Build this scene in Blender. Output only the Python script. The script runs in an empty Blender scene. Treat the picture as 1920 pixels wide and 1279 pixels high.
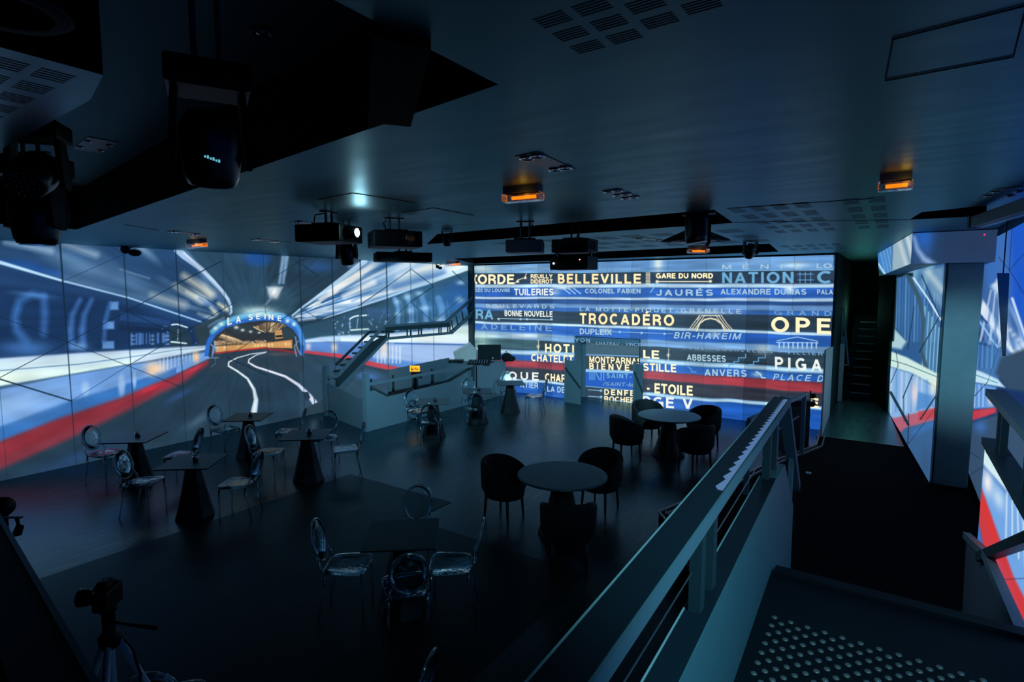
import bpy, bmesh, math, random
import numpy as np
from mathutils import Vector, Matrix
random.seed(7)
SC = bpy.context.scene
COL = SC.collection
# ---------------------------------------------------------------- camera
F_PX, CXP, CYP, HORIZON, EYE = 1050.0, 960.0, 639.5, 543.0, 3.05
PITCH = math.atan((CYP - HORIZON) / F_PX)
YAW = math.atan((1681 - CXP) * math.cos(PITCH) / F_PX)
fw = np.array([-math.sin(YAW) * math.cos(PITCH), math.cos(YAW) * math.cos(PITCH), -math.sin(PITCH)])
rt = np.array([math.cos(YAW), math.sin(YAW), 0.0])
up = np.cross(rt, fw)
EYEV = np.array([0, 0, EYE])
cam = bpy.data.objects.new('camera', bpy.data.cameras.new('camera'))
COL.objects.link(cam)
cam.location = (0, 0, EYE)
cam.rotation_euler = (math.pi / 2 - PITCH, 0, YAW)
cam.data.sensor_width = 36.0
cam.data.lens = F_PX / 1920 * 36.0
cam.data.clip_start = 0.02
cam.data.clip_end = 200
SC.camera = cam
# ---------------------------------------------------------------- world, exposure
w = bpy.data.worlds.new('world'); SC.world = w; w.use_nodes = True
w.node_tree.nodes['Background'].inputs[0].default_value = (0.25, 0.5, 0.8, 1)
w.node_tree.nodes['Background'].inputs[1].default_value = 0.0012
SC.view_settings.view_transform = 'Standard'
SC.view_settings.look = 'None'
SC.view_settings.exposure = 0.0
SC.view_settings.gamma = 1.0
SC.view_settings.use_curve_mapping = False
SC.cycles.max_bounces = 6
SC.cycles.transparent_max_bounces = 24
SC.cycles.caustics_reflective = False
SC.cycles.caustics_refractive = False

# points taken from image pixels: a photo coordinate carried onto a real plane of the room
def ray(x, y): return fw + rt * (x - CXP) / F_PX - up * (y - CYP) / F_PX
def onZ(x, y, z=0.0):
    d = ray(x, y); return EYEV + d * (z - EYE) / d[2]
def onX(x, y, v):
    d = ray(x, y); return EYEV + d * v / d[0]
def onY(x, y, v):
    d = ray(x, y); return EYEV + d * v / d[1]
def on3(x, y, p0, p1):
    # vertical plane through plan points p0, p1
    n = np.array([-(p1[1] - p0[1]), p1[0] - p0[0], 0.0]); d = ray(x, y)
    t = (n @ (np.array([p0[0], p0[1], 0]) - EYEV)) / (n @ d); return EYEV + d * t
def pix(P):
    v = P - EYEV; z = v @ fw
    return CXP + F_PX * (v @ rt) / z, CYP - F_PX * (v @ up) / z
H = 3.82      # ceiling height
W = 0.35      # raised walkway height

# ---------------------------------------------------------------- lamps (added fill: spots and a corridor point that lift dark surfaces)
def spot(name, loc, target, power, color, size, blend=0.6, radius=0.05):
    l = bpy.data.lights.new(name, 'SPOT'); l.energy = power; l.color = color
    l.spot_size = math.radians(size); l.spot_blend = blend; l.shadow_soft_size = radius
    o = bpy.data.objects.new(name, l); COL.objects.link(o); o.location = loc
    o.rotation_euler = (Vector(target) - Vector(loc)).to_track_quat('-Z', 'Y').to_euler()
    return o
def point(name, loc, power, color, radius=0.03):
    l = bpy.data.lights.new(name, 'POINT'); l.energy = power; l.color = color; l.shadow_soft_size = radius
    o = bpy.data.objects.new(name, l); COL.objects.link(o); o.location = loc; return o
spot('fill_spot', (-3.05, 6.95, 3.35), (-6.8, 13.7, 0.4), 1300, (0.45, 0.85, 1.0), 58, 0.9, 0.08)  # set near a projector, added to brighten the doorway gates
spot('fill_spot', (-4.75, 4.35, 3.40), (-10.2, 10.5, 0.4), 1300, (0.45, 0.82, 1.0), 44, 0.9, 0.08)  # set near a projector, added to brighten the corner enclosure
spot('fill_spot', (-1.45, 5.6, 3.3), (0.72, 9.6, 2.1), 560, (0.42, 0.85, 1.0), 26, 1.0, 0.06)  # added to brighten the column face
spot('fill_spot', (0.85, 0.9, 3.6), (-0.5, 2.4, 1.4), 150, (0.35, 0.85, 1.0), 75, 1.0, 0.15)  # added fill for the near balustrade, no fixture stands here
spot('fill_spot', (-0.9, 3.0, 3.7), (0.7, 5.0, 1.7), 80, (0.6, 0.9, 1.0), 50, 1.0, 0.15)  # added fill for the right balustrade, no fixture stands here
point('corridor_fill', (-0.75, 17.3, 2.5), 5, (0.3, 1.0, 0.8), 0.3)  # added dim fill for the dark corridor


# ---------------------------------------------------------------- materials
def srgb(c):
    c = np.asarray(c, float)
    return np.where(c <= 0.04045, c / 12.92, ((c + 0.055) / 1.055) ** 2.4)
MATS = {}
def mat(name, col, rough=0.5, metal=0.0, spec=0.5, noise=0.0, scale=8.0, bump=0.0, emit=None, estr=1.0, stretch=None):
    if name in MATS: return MATS[name]
    m = bpy.data.materials.new(name); m.use_nodes = True; nt = m.node_tree; b = nt.nodes['Principled BSDF']
    c = tuple(float(v) for v in srgb(np.array(col) / 255.0)) + (1,)
    b.inputs['Base Color'].default_value = c
    b.inputs['Roughness'].default_value = rough; b.inputs['Metallic'].default_value = metal
    b.inputs['Specular IOR Level'].default_value = spec
    if metal < .1: b.inputs['Specular Tint'].default_value = (.42, .85, 1.0, 1)
    if emit is not None:
        b.inputs['Emission Color'].default_value = tuple(float(v) for v in srgb(np.array(emit) / 255.0)) + (1,)
        b.inputs['Emission Strength'].default_value = estr
    tc = nt.nodes.new('ShaderNodeTexCoord'); mp = nt.nodes.new('ShaderNodeMapping')
    if stretch: mp.inputs['Scale'].default_value = stretch
    nt.links.new(tc.outputs['Object'], mp.inputs['Vector'])
    n = nt.nodes.new('ShaderNodeTexNoise'); n.inputs['Scale'].default_value = scale; n.inputs['Detail'].default_value = 4
    nt.links.new(mp.outputs['Vector'], n.inputs['Vector'])
    k = noise if noise else 0.12
    mx = nt.nodes.new('ShaderNodeMix'); mx.data_type = 'RGBA'
    mx.inputs['A'].default_value = tuple(v * (1 - k) for v in c[:3]) + (1,)
    mx.inputs['B'].default_value = tuple(min(1, v * (1 + k)) for v in c[:3]) + (1,)
    nt.links.new(n.outputs['Fac'], mx.inputs['Factor']); nt.links.new(mx.outputs['Result'], b.inputs['Base Color'])
    if bump:
        bp = nt.nodes.new('ShaderNodeBump'); bp.inputs['Strength'].default_value = bump; bp.inputs['Distance'].default_value = 0.01
        nt.links.new(n.outputs['Fac'], bp.inputs['Height']); nt.links.new(bp.outputs['Normal'], b.inputs['Normal'])
    MATS[name] = m; return m

def tinted(name, base, gloss=(.35,.8,1.0), rough=.35, ior=1.45, k=1.0, wood=False, stretch=(1,1,1)):
    # tinted sheen over a dark base: diffuse below, coloured gloss by fresnel on top
    if name in MATS: return MATS[name]
    m = bpy.data.materials.new(name); m.use_nodes = True; nt = m.node_tree
    for n in list(nt.nodes):
        if n.type != 'OUTPUT_MATERIAL': nt.nodes.remove(n)
    out = [n for n in nt.nodes if n.type == 'OUTPUT_MATERIAL'][0]; N = nt.nodes.new; Lk = nt.links.new
    c = [float(v) for v in srgb(np.array(base)/255.)]
    df = N('ShaderNodeBsdfDiffuse'); gl = N('ShaderNodeBsdfGlossy'); gl.inputs['Color'].default_value = (*gloss, 1)
    tc = N('ShaderNodeTexCoord'); mp = N('ShaderNodeMapping'); mp.inputs['Scale'].default_value = (5,.7,1) if wood else stretch
    ns = N('ShaderNodeTexNoise'); ns.inputs['Scale'].default_value = 3 if wood else 1.5; ns.inputs['Detail'].default_value = 6
    Lk(tc.outputs['Object'], mp.inputs[0]); Lk(mp.outputs[0], ns.inputs['Vector'])
    mx = N('ShaderNodeMix'); mx.data_type = 'RGBA'; Lk(ns.outputs['Fac'], mx.inputs['Factor'])
    q = .35 if wood else .1
    mx.inputs['A'].default_value = (*[v*(1-q) for v in c], 1); mx.inputs['B'].default_value = (*[v*(1+q) for v in c], 1)
    mr = N('ShaderNodeMapRange'); mr.inputs['To Min'].default_value = rough-.06; mr.inputs['To Max'].default_value = rough+.1
    Lk(ns.outputs['Fac'], mr.inputs['Value']); Lk(mr.outputs['Result'], gl.inputs['Roughness'])
    fr = N('ShaderNodeFresnel'); fr.inputs['IOR'].default_value = ior; mul = N('ShaderNodeMath'); mul.operation = 'MULTIPLY'; mul.inputs[1].default_value = k
    Lk(fr.outputs[0], mul.inputs[0])
    if wood:
        mp3 = N('ShaderNodeMapping'); mp3.inputs['Rotation'].default_value = (0,0,math.radians(90)); br = N('ShaderNodeTexBrick'); br.inputs['Scale'].default_value = 1
        br.inputs['Brick Width'].default_value = 1.6; br.inputs['Row Height'].default_value = .14; br.inputs['Mortar Size'].default_value = .004; br.offset = .37
        br.inputs['Color1'].default_value = (1.15,1.15,1.15,1); br.inputs['Color2'].default_value = (.75,.75,.75,1); br.inputs['Mortar'].default_value = (.2,.2,.2,1)
        Lk(tc.outputs['Object'], mp3.inputs[0]); Lk(mp3.outputs[0], br.inputs['Vector'])
        m2 = N('ShaderNodeMix'); m2.data_type = 'RGBA'; m2.blend_type = 'MULTIPLY'; m2.inputs['Factor'].default_value = 1
        Lk(mx.outputs['Result'], m2.inputs['A']); Lk(br.outputs['Color'], m2.inputs['B']); Lk(m2.outputs['Result'], df.inputs['Color'])
        bp = N('ShaderNodeBump'); bp.inputs['Strength'].default_value = .15; bp.inputs['Distance'].default_value = .01
        Lk(br.outputs['Fac'], bp.inputs['Height']); Lk(bp.outputs['Normal'], gl.inputs['Normal'])
    else: Lk(mx.outputs['Result'], df.inputs['Color'])
    ms = N('ShaderNodeMixShader'); Lk(mul.outputs[0], ms.inputs[0]); Lk(df.outputs[0], ms.inputs[1]); Lk(gl.outputs[0], ms.inputs[2]); Lk(ms.outputs[0], out.inputs[0])
    MATS[name] = m; return m

def glass_mat(name, tint=(0.93, 0.97, 0.98), gloss=(0.8, 0.95, 1.0), blend=0.35, rough=0.06, mult=1.0):
    m = bpy.data.materials.new(name); m.use_nodes = True; nt = m.node_tree
    for n in list(nt.nodes):
        if n.type != 'OUTPUT_MATERIAL': nt.nodes.remove(n)
    out = [n for n in nt.nodes if n.type == 'OUTPUT_MATERIAL'][0]
    t = nt.nodes.new('ShaderNodeBsdfTransparent'); t.inputs[0].default_value = (*tint, 1)
    g = nt.nodes.new('ShaderNodeBsdfGlossy'); g.inputs['Color'].default_value = (*gloss, 1); g.inputs['Roughness'].default_value = rough
    lw = nt.nodes.new('ShaderNodeFresnel'); lw.inputs['IOR'].default_value = blend
    ns = nt.nodes.new('ShaderNodeTexNoise'); ns.inputs['Scale'].default_value = 6
    bp = nt.nodes.new('ShaderNodeBump'); bp.inputs['Strength'].default_value = 0.25; bp.inputs['Distance'].default_value = 0.02
    nt.links.new(ns.outputs['Fac'], bp.inputs['Height']); nt.links.new(bp.outputs['Normal'], g.inputs['Normal'])
    mul = nt.nodes.new('ShaderNodeMath'); mul.operation = 'MULTIPLY'; mul.inputs[1].default_value = mult; mul.use_clamp = True
    nt.links.new(lw.outputs[0], mul.inputs[0])
    mx = nt.nodes.new('ShaderNodeMixShader')
    nt.links.new(mul.outputs[0], mx.inputs[0]); nt.links.new(t.outputs[0], mx.inputs[1]); nt.links.new(g.outputs[0], mx.inputs[2])
    nt.links.new(mx.outputs[0], out.inputs[0]); return m

def picture_mat(name='projected_picture', strength=1.0):
    # projected moving picture: the wall shows what the projector throws at it, held as colour of the picture itself
    m = bpy.data.materials.new(name); m.use_nodes = True; nt = m.node_tree; b = nt.nodes['Principled BSDF']
    b.inputs['Base Color'].default_value = (0.05, 0.06, 0.07, 1); b.inputs['Roughness'].default_value = 0.6
    b.inputs['Specular IOR Level'].default_value = 0.2
    a = nt.nodes.new('ShaderNodeAttribute'); a.attribute_name = 'picture'
    nt.links.new(a.outputs['Color'], b.inputs['Emission Color']); b.inputs['Emission Strength'].default_value = strength
    m.cycles.emission_sampling = 'NONE'
    return m

# ---------------------------------------------------------------- mesh helpers
def obj(name, bm, m, parent=None, smooth=False, loc=None):
    me = bpy.data.meshes.new(name)
    if isinstance(bm, bmesh.types.BMesh):
        bmesh.ops.recalc_face_normals(bm, faces=bm.faces[:]); bm.to_mesh(me); bm.free()
    else: me.from_pydata(*bm)
    if smooth:
        for p in me.polygons: p.use_smooth = True
    if m is not None: me.materials.append(m)
    o = bpy.data.objects.new(name, me); COL.objects.link(o)
    if parent is not None: o.parent = parent
    if loc is not None: o.location = loc
    return o
def tag(o, label=None, cat=None, group=None, kind=None):
    if label: o['label'] = label
    if cat: o['category'] = cat
    if group: o['group'] = group
    if kind: o['kind'] = kind
    return o
def empty(name, loc, rz=0.0):
    o = bpy.data.objects.new(name, None); COL.objects.link(o); o.location = loc; o.rotation_euler = (0, 0, rz)
    o.empty_display_size = 0.1; return o
def copy_tree(o, parent=None):
    c = o.copy(); COL.objects.link(c)
    if parent is not None: c.parent = parent
    for ch in [k for k in bpy.data.objects if k.parent == o]: copy_tree(ch, c)
    return c
def BM(): return bmesh.new()
def box(bm, a, b, bev=0.0):
    x0, y0, z0 = [min(p, q) for p, q in zip(a, b)]; x1, y1, z1 = [max(p, q) for p, q in zip(a, b)]
    v = [bm.verts.new(p) for p in [(x0,y0,z0),(x1,y0,z0),(x1,y1,z0),(x0,y1,z0),(x0,y0,z1),(x1,y0,z1),(x1,y1,z1),(x0,y1,z1)]]
    fs = [bm.faces.new([v[i] for i in f]) for f in [(0,3,2,1),(4,5,6,7),(0,1,5,4),(1,2,6,5),(2,3,7,6),(3,0,4,7)]]
    if bev > 0:
        es = list({e for f in fs for e in f.edges})
        bmesh.ops.bevel(bm, geom=es, offset=bev, segments=2, affect='EDGES', profile=0.6)
    return bm
def prism(bm, pts, d):
    # closed solid: polygon pts (3D) pushed along d
    d = Vector(d); a = [bm.verts.new(Vector(p)) for p in pts]; b = [bm.verts.new(Vector(p) + d) for p in pts]
    n = len(pts); bm.faces.new(a[::-1]); bm.faces.new(b)
    for i in range(n): bm.faces.new([a[i], a[(i+1) % n], b[(i+1) % n], b[i]])
    return bm
def bar(bm, p, q, wid, hei=None, upv=(0, 0, 1)):
    # rectangular bar between two points
    p, q = Vector(p), Vector(q); hei = hei or wid; d = (q - p).normalized(); u = Vector(upv)
    if abs(d.dot(u)) > 0.97: u = Vector((1, 0, 0))
    s = d.cross(u).normalized(); u = s.cross(d).normalized()
    r = [s * wid / 2 * a + u * hei / 2 * b for a, b in ((-1,-1),(1,-1),(1,1),(-1,1))]
    a = [bm.verts.new(p + k) for k in r]; b = [bm.verts.new(q + k) for k in r]
    bm.faces.new(a[::-1]); bm.faces.new(b)
    for i in range(4): bm.faces.new([a[i], a[(i+1) % 4], b[(i+1) % 4], b[i]])
    return bm
def tube(bm, pts, r, n=8, closed=False):
    pts = [Vector(p) for p in pts]; rs = r if isinstance(r, (list, tuple)) else [r] * len(pts); rings = []
    m = len(pts); prev = None
    for i, p in enumerate(pts):
        if closed: t = (pts[(i+1) % m] - pts[i-1]).normalized()
        else: t = (pts[min(i+1, m-1)] - pts[max(i-1, 0)]).normalized()
        if prev is None: u = t.orthogonal().normalized()
        else: u = (prev - t * prev.dot(t)).normalized()
        prev = u; v = t.cross(u)
        rings.append([bm.verts.new(p + (u * math.cos(a) + v * math.sin(a)) * rs[i]) for a in [2*math.pi*k/n for k in range(n)]])
    R = m if closed else m - 1
    for i in range(R):
        A, B = rings[i], rings[(i+1) % m]
        for k in range(n): bm.faces.new([A[k], A[(k+1) % n], B[(k+1) % n], B[k]])
    if not closed: bm.faces.new(rings[0][::-1]); bm.faces.new(rings[-1])
    return bm
def lathe(bm, prof, n=24, c=(0, 0, 0), axis='z'):
    rings = []
    def T(x, y, z):
        if axis == 'z': return (c[0]+x, c[1]+y, c[2]+z)
        if axis == 'x': return (c[0]+z, c[1]+x, c[2]+y)
        return (c[0]+x, c[1]+z, c[2]+y)
    for r, z in prof:
        r = max(r, 1e-4); rings.append([bm.verts.new(T(r*math.cos(2*math.pi*k/n), r*math.sin(2*math.pi*k/n), z)) for k in range(n)])
    for A, B in zip(rings, rings[1:]):
        for k in range(n): bm.faces.new([A[k], A[(k+1) % n], B[(k+1) % n], B[k]])
    bm.faces.new(rings[0][::-1]); bm.faces.new(rings[-1]); return bm
def sphere(bm, c, r, n=12, sc=(1, 1, 1)):
    g = bmesh.ops.create_uvsphere(bm, u_segments=n, v_segments=max(6, n//2), radius=r)
    for v in g['verts']: v.co = Vector((v.co.x*sc[0]+c[0], v.co.y*sc[1]+c[1], v.co.z*sc[2]+c[2]))
    return bm

# ---------------------------------------------------------------- painting the projected pictures
def vnoise(u, v, seed):
    rs = np.random.RandomState(seed); L = rs.rand(64, 64)
    u = np.mod(u, 64); v = np.mod(v, 64); iu = np.floor(u).astype(int); iv = np.floor(v).astype(int)
    fu = u - iu; fv = v - iv; fu = fu*fu*(3-2*fu); fv = fv*fv*(3-2*fv)
    iu2 = (iu+1) % 64; iv2 = (iv+1) % 64; iu %= 64; iv %= 64
    return (L[iu,iv]*(1-fu)*(1-fv) + L[iu2,iv]*fu*(1-fv) + L[iu,iv2]*(1-fu)*fv + L[iu2,iv2]*fu*fv)
class Pic:
    def __init__(s, x, y, base):
        s.x = x; s.y = y; s.c = np.tile(np.array(base, float)/255, (len(x), 1))
    def mix(s, a, col, idx=None):
        col = np.asarray(col, float)/255
        if idx is None: s.c += (col - s.c) * a[:, None]
        else: s.c[idx] += (col - s.c[idx]) * a[:, None]
    def sd(s, poly, idx):
        x, y = s.x[idx], s.y[idx]; P = np.array(poly, float); d = np.full(len(x), 1e9); ins = np.zeros(len(x), bool)
        for i in range(len(P)):
            (x0, y0), (x1, y1) = P[i], P[(i+1) % len(P)]; dx, dy = x1-x0, y1-y0
            t = np.clip(((x-x0)*dx+(y-y0)*dy)/(dx*dx+dy*dy+1e-9), 0, 1); d = np.minimum(d, np.hypot(x-x0-t*dx, y-y0-t*dy))
            c = ((y0 > y) != (y1 > y)) & (x < (x1-x0)*(y-y0)/((y1-y0) if y1 != y0 else 1e-9)+x0); ins ^= c
        return np.where(ins, d, -d)
    def near(s, pts, m):
        P = np.array(pts, float)
        return np.nonzero((s.x > P[:,0].min()-m) & (s.x < P[:,0].max()+m) & (s.y > P[:,1].min()-m) & (s.y < P[:,1].max()+m))[0]
    def poly(s, pts, col, blur=0.8, a=1.0):
        idx = s.near(pts, blur*1.5+1)
        if len(idx) == 0: return
        s.mix(a*np.clip(s.sd(pts, idx)/blur/2+0.5, 0, 1), col, idx)
    def line(s, pts, wd, col, blur=0.8, a=1.0, glow=False):
        ws = wd if isinstance(wd, (list, tuple)) else [wd]*len(pts)
        idx = s.near(pts, max(ws)+blur*2+2)
        if len(idx) == 0: return
        x, y = s.x[idx], s.y[idx]; best = np.full(len(x), -1e9)
        for i in range(len(pts)-1):
            (x0, y0), (x1, y1) = pts[i], pts[i+1]; dx, dy = x1-x0, y1-y0
            t = np.clip(((x-x0)*dx+(y-y0)*dy)/(dx*dx+dy*dy+1e-9), 0, 1); d = np.hypot(x-x0-t*dx, y-y0-t*dy)
            best = np.maximum(best, (ws[i]*(1-t)+ws[i+1]*t)/2 - d)
        s.mix(a*np.clip(best/blur/2+0.5, 0, 1), col, idx)
    def blob(s, cx, cy, rx, ry, col, a=1.0, ang=0.0, p=2.0):
        idx = s.near([(cx-3*max(rx,ry), cy-3*max(rx,ry)), (cx+3*max(rx,ry), cy+3*max(rx,ry))], 0)
        if len(idx) == 0: return
        x = s.x[idx]-cx; y = s.y[idx]-cy; c, k = math.cos(ang), math.sin(ang)
        u = (x*c+y*k)/rx; v = (-x*k+y*c)/ry
        s.mix(a*np.exp(-(u*u+v*v)**(p/2)), col, idx)
    def band(s, xs, tops, bots, col, blur=1.0, a=1.0, wave=0.0):
        t = np.interp(s.x, xs, tops); b = np.interp(s.x, xs, bots)
        if wave: wv = wave*np.sin(s.x*0.035)+wave*0.5*np.sin(s.x*0.09+1); t = t+wv; b = b+wv
        m = np.clip((s.y-t)/blur/2+0.5, 0, 1)*np.clip((b-s.y)/blur/2+0.5, 0, 1)
        m *= (s.x >= xs[0]-1) & (s.x <= xs[-1]+1); s.mix(a*m, col)
    def fan(s, region, vp, seed, fa, fr, lo, mid, hi, th=(0.35, 0.8), blur=3, a=1.0):
        idx = s.near(region, blur*2)
        if len(idx) == 0: return
        m = a*np.clip(s.sd(region, idx)/blur/2+0.5, 0, 1)
        dx = s.x[idx]-vp[0]; dy = s.y[idx]-vp[1]; an = np.arctan2(dy, dx); r = np.log(np.hypot(dx, dy)+5)
        n = 0.65*vnoise(an*fa+40, r*fr, seed)+0.35*vnoise(an*fa*2.3+40, r*fr*1.4, seed+1)
        n = (n-0.5)*1.5+0.5
        q = np.clip((n-th[0])/(th[1]-th[0]), 0, 1)
        lo, mid, hi = [np.array(k, float)/255 for k in (lo, mid, hi)]
        col = np.where(q[:,None] < .5, lo+(mid-lo)*2*q[:,None], mid+(hi-mid)*(2*q[:,None]-1))
        s.c[idx] += (col-s.c[idx])*m[:,None]
def painted(name, c00, c10, c11, c01, nu, nv, painter, m, ucurve=None, parent=None, base=(38,62,82)):
    # flat sheet with corners c00 (bottom start) c10 (bottom end) c11 c01, carrying a picture
    u = np.linspace(0, 1, nu) if ucurve is None else ucurve; v = np.linspace(0, 1, nv); U, V = np.meshgrid(u, v)
    c00, c10, c11, c01 = [np.array(c, float) for c in (c00, c10, c11, c01)]
    P = (c00*(1-U)[...,None]*(1-V)[...,None] + c10*U[...,None]*(1-V)[...,None] + c11*U[...,None]*V[...,None] + c01*(1-U)[...,None]*V[...,None]).reshape(-1, 3)
    x, y = pix(P); pc = Pic(x, y, base); pc.P = P; painter(pc)  # picture laid out in image pixels, found by projecting vertices through the camera
    nu = len(u); i = np.arange((nu-1)*(nv-1)); r, c = i//(nu-1), i % (nu-1); q = r*nu+c
    faces = np.stack([q, q+1, q+1+nu, q+nu], 1)
    me = bpy.data.meshes.new(name); me.vertices.add(len(P)); me.vertices.foreach_set('co', P.ravel())
    me.loops.add(faces.size); me.loops.foreach_set('vertex_index', faces.ravel().astype(np.int32))
    me.polygons.add(len(faces)); me.polygons.foreach_set('loop_start', np.arange(0, faces.size, 4, dtype=np.int32))
    me.update(calc_edges=True)
    at = me.color_attributes.new('picture', 'FLOAT_COLOR', 'POINT')
    col = np.ones((len(P), 4), np.float32); col[:, :3] = srgb(np.clip(pc.c, 0, 1)); at.data.foreach_set('color', col.ravel())
    me.materials.append(m); o = bpy.data.objects.new(name, me); COL.objects.link(o)
    if parent: o.parent = parent
    return o
PICM = picture_mat()
# ================================================================ LEFT WALL: tunnel film
XL = -11.67
def paint_left(p):
    x, y = p.x, p.y
    p.c[:] = np.array((36,60,78))/255
    DK = (40, 66, 88)
    # bluish ground tone to the left, upper and under the tunnel vault
    p.poly([(-200,440),(330,440),(440,600),(380,660),(-200,680)], (34,66,110), 6)
    p.poly([(-200,520),(120,545),(240,575),(380,612),(390,650),(-200,668)], (26,54,94), 6)
    # vault streaks left
    p.fan([(-300,380),(345,460),(400,520),(434,590),(392,600),(240,558),(115,524),(-300,440)], (440,602), 3, 7, 1.6, (38,72,112), (84,122,160), (176,204,224), (0.3,0.95), 3)
    p.poly([(-200,470),(40,488),(115,508),(120,524),(0,494),(-200,460)], (30,80,160), 5, .6)
    for (ax, ay, bx, by, w, cc, al) in [(10,455,95,470,12,(165,195,220),.6),(120,458,180,478,12,(165,190,212),.6),(225,505,280,522,4,(130,165,205),.5),
        (345,517,395,552,15,(214,214,200),.85),(330,536,378,563,14,(210,216,205),.85),(285,553,345,572,15,(170,185,190),.75),(375,560,405,580,8,(90,130,190),.8),
        (396,577,405,588,8,(220,225,205),.9),(410,570,424,580,9,(228,230,200),.9),(372,588,392,594,7,(180,195,205),.6),(300,520,345,545,5,(60,95,130),.5)]:
        p.line([(ax,ay),(bx,by)], [w*.6, w], cc, w*.45, al)
    p.poly([(354,470),(500,470),(500,560),(440,590),(432,575),(400,528),(370,490)], (42,72,96), 3)
    p.poly([(438,595),(440,570),(520,530),(560,560),(550,590),(500,590)], (50,86,108), 8, .8)
    # neon line L1
    p.line([(-200,440),(0,492),(115,526),(240,558),(378,604)], [11,7,4,3,2.4], (160,205,240), 1.3)
    p.line([(0,492),(115,526)], [3,2], (205,235,250), 1.5, .8)
    # curved neon L2
    p.line([(333,468),(345,480),(378,505),(400,528),(418,548),(428,562),(433,575)], [14,12,9,8,7,6,5], (160,190,225), 1.0)
    p.line([(345,474),(400,526),(428,560)], [4,3,2], (205,225,245), 1.4, .8)
    p.line([(433,575),(434,585),(430,592),(426,597)], 3.5, (170,205,235), 1)
    # blue ring reflections and windows, left
    for (cx, cy, rx, ry, al) in [(62,602,34,46,.85)]:
        for rr in (0.8, 1.0):
            th = [math.pi*(0.72+1.56*k/14) for k in range(15)]
        p.line([(cx-14,640),(cx-30,620),(cx-34,595),(cx-26,565),(cx-2,552),(cx+20,556)], [18,15,14,14,12,8], (60,112,184), 6, .8)
        p.line([(cx+20,556),(cx+22,590),(cx+20,625)], [13,14,14], (58,106,176), 5, .75)
    p.blob(60, 553, 34, 5, (90,150,215), .55, .12)
    p.blob(58, 652, 40, 14, (72,128,200), .7); p.blob(25, 650, 30, 10, (66,118,190), .5)
    for px_, t in [(138,0),(160,0)]:
        p.line([(px_+12,562),(px_-2,590),(px_-6,620),(px_-4,650)], [7,10,12,12], (66,116,188), 4, .8)
    p.blob(147, 650, 16, 8, (120,170,225), .7)
    for rr in [(206,566,222,581),(194,603,214,617),(192,640,214,654)]:
        p.poly([(rr[0],rr[1]),(rr[2],rr[1]),(rr[2],rr[3]),(rr[0],rr[3])], (110,165,232), 2, .85)
    p.line([(206,570),(198,600),(195,640)], 8, (62,110,180), 3, .7)
    p.poly([(-200,560),(-10,560),(-20,650),(-200,660)], (40,84,150), 10, .7)
    p.poly([(222,607),(310,617),(318,622),(222,620)], (24,44,76), 2, .8)
    rs = random.Random(5)
    for k in range(30):
        xx = 228+k*3.1; hh = 22*(1-k*.012)
        p.line([(xx,585+k*.6),(xx-2,600+k*.3)], 1.4, (62,110,190), 1, .5)
        if rs.random() < .6: p.line([(xx,626),(xx,626+hh)], rs.choice([2,3,4]), rs.choice([(84,136,210),(100,150,220),(56,100,170)]), 1.2, .8)
    for yy in (630, 637, 645):
        for xx in (250, 286, 312, 318):
            p.blob(xx, yy, 4, 2, (140,185,235), .6)
    p.poly([(318,612),(352,616),(360,640),(352,654),(318,650)], (38,62,80), 2)
    p.line([(322,609),(332,608),(351,614)], 2.6, (205,235,250), .8); p.line([(321,641),(349,644)], 3, (205,240,240), .8)
    p.line([(334,618),(333,638)], 1.6, (190,215,235), .7, .7)
    for k in range(22):
        xx = 300+rs.random()*72; yy = 600+rs.random()*46
        if 318 < xx < 350 and 612 < yy < 650: continue
        p.blob(xx, yy, 1.6, 1.2, (120,170,225), .6)
    # dark flank left of arch
    p.poly([(362,612),(378,606),(425,585),(440,598),(395,622),(384,648),(372,650)], (44,64,78), 3)
    p.line([(392,612),(404,604),(420,596)], 4, (110,160,210), 2, .6)
    # light band (kerb top)
    xs = [-300,0,150,250,330,385]
    p.band(xs, [660,672,662,656,651,649], [790,728,702,683,668,656], (190,214,240), 2.2)
    p.band(xs, [700,678,668,662,655,650], [770,700,690,675,662,653], (206,232,240), 3, .8)
    p.band([-300,0,150,250], [720,700,690,674], [768,726,703,684], (224,250,238), 4, .75)
    p.band([-300,0,150,250,330,385], [720,694,682,668,656,651], [722.5,696,683.6,669.4,657,652], (70,110,160), 1, .9)
    p.blob(-20, 712, 90, 12, (226,244,226), .8, -.1)
    p.band([-300,0,130,250,340], [795,724,702,682,666], [803,731,706,686,668], (26,60,96), 2, .85)
    # barrier wall
    xs = [-300,0,110,230,300,385,392]
    tp = [800,730,708,686,676,660,658]; bt = [940,828,785,745,716,676,672]
    p.band(xs, tp, bt, (110,158,222), 2.5)
    p.band([-300,0,130,230,330], [915,800,752,722,690], [945,828,783,745,705], (46,106,178), 3, .9)
    p.blob(20, 760, 90, 26, (150,188,232), .7, -.2); p.blob(120, 728, 60, 12, (124,170,228), .6)
    for xx, ww, yy, hh in [(228,7,722,22),(252,4,712,16),(160,8,728,14)]:
        p.blob(xx, yy, ww, hh, (160,195,236), .8, 0, 4)
    p.blob(292, 690, 20, 12, (252,220,190), .95); p.blob(285, 695, 9, 9, (255,214,168), .8)
    for k in range(10): p.line([(300+k*7,674-k*1.2),(300+k*7,696-k*2.2)], rs.choice([1.5,2.5]), (215,228,240), 1.2, .7)
    p.blob(368, 670, 6, 11, (255,206,150), .95); p.blob(345, 678, 14, 6, (120,165,220), .5)
    # red stripe
    xs = [-300,0,110,230,300,350,392]
    p.band(xs, [940,828,785,745,716,697,676], [1010,880,832,775,738,714,682], (132,54,68), 6)
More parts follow.
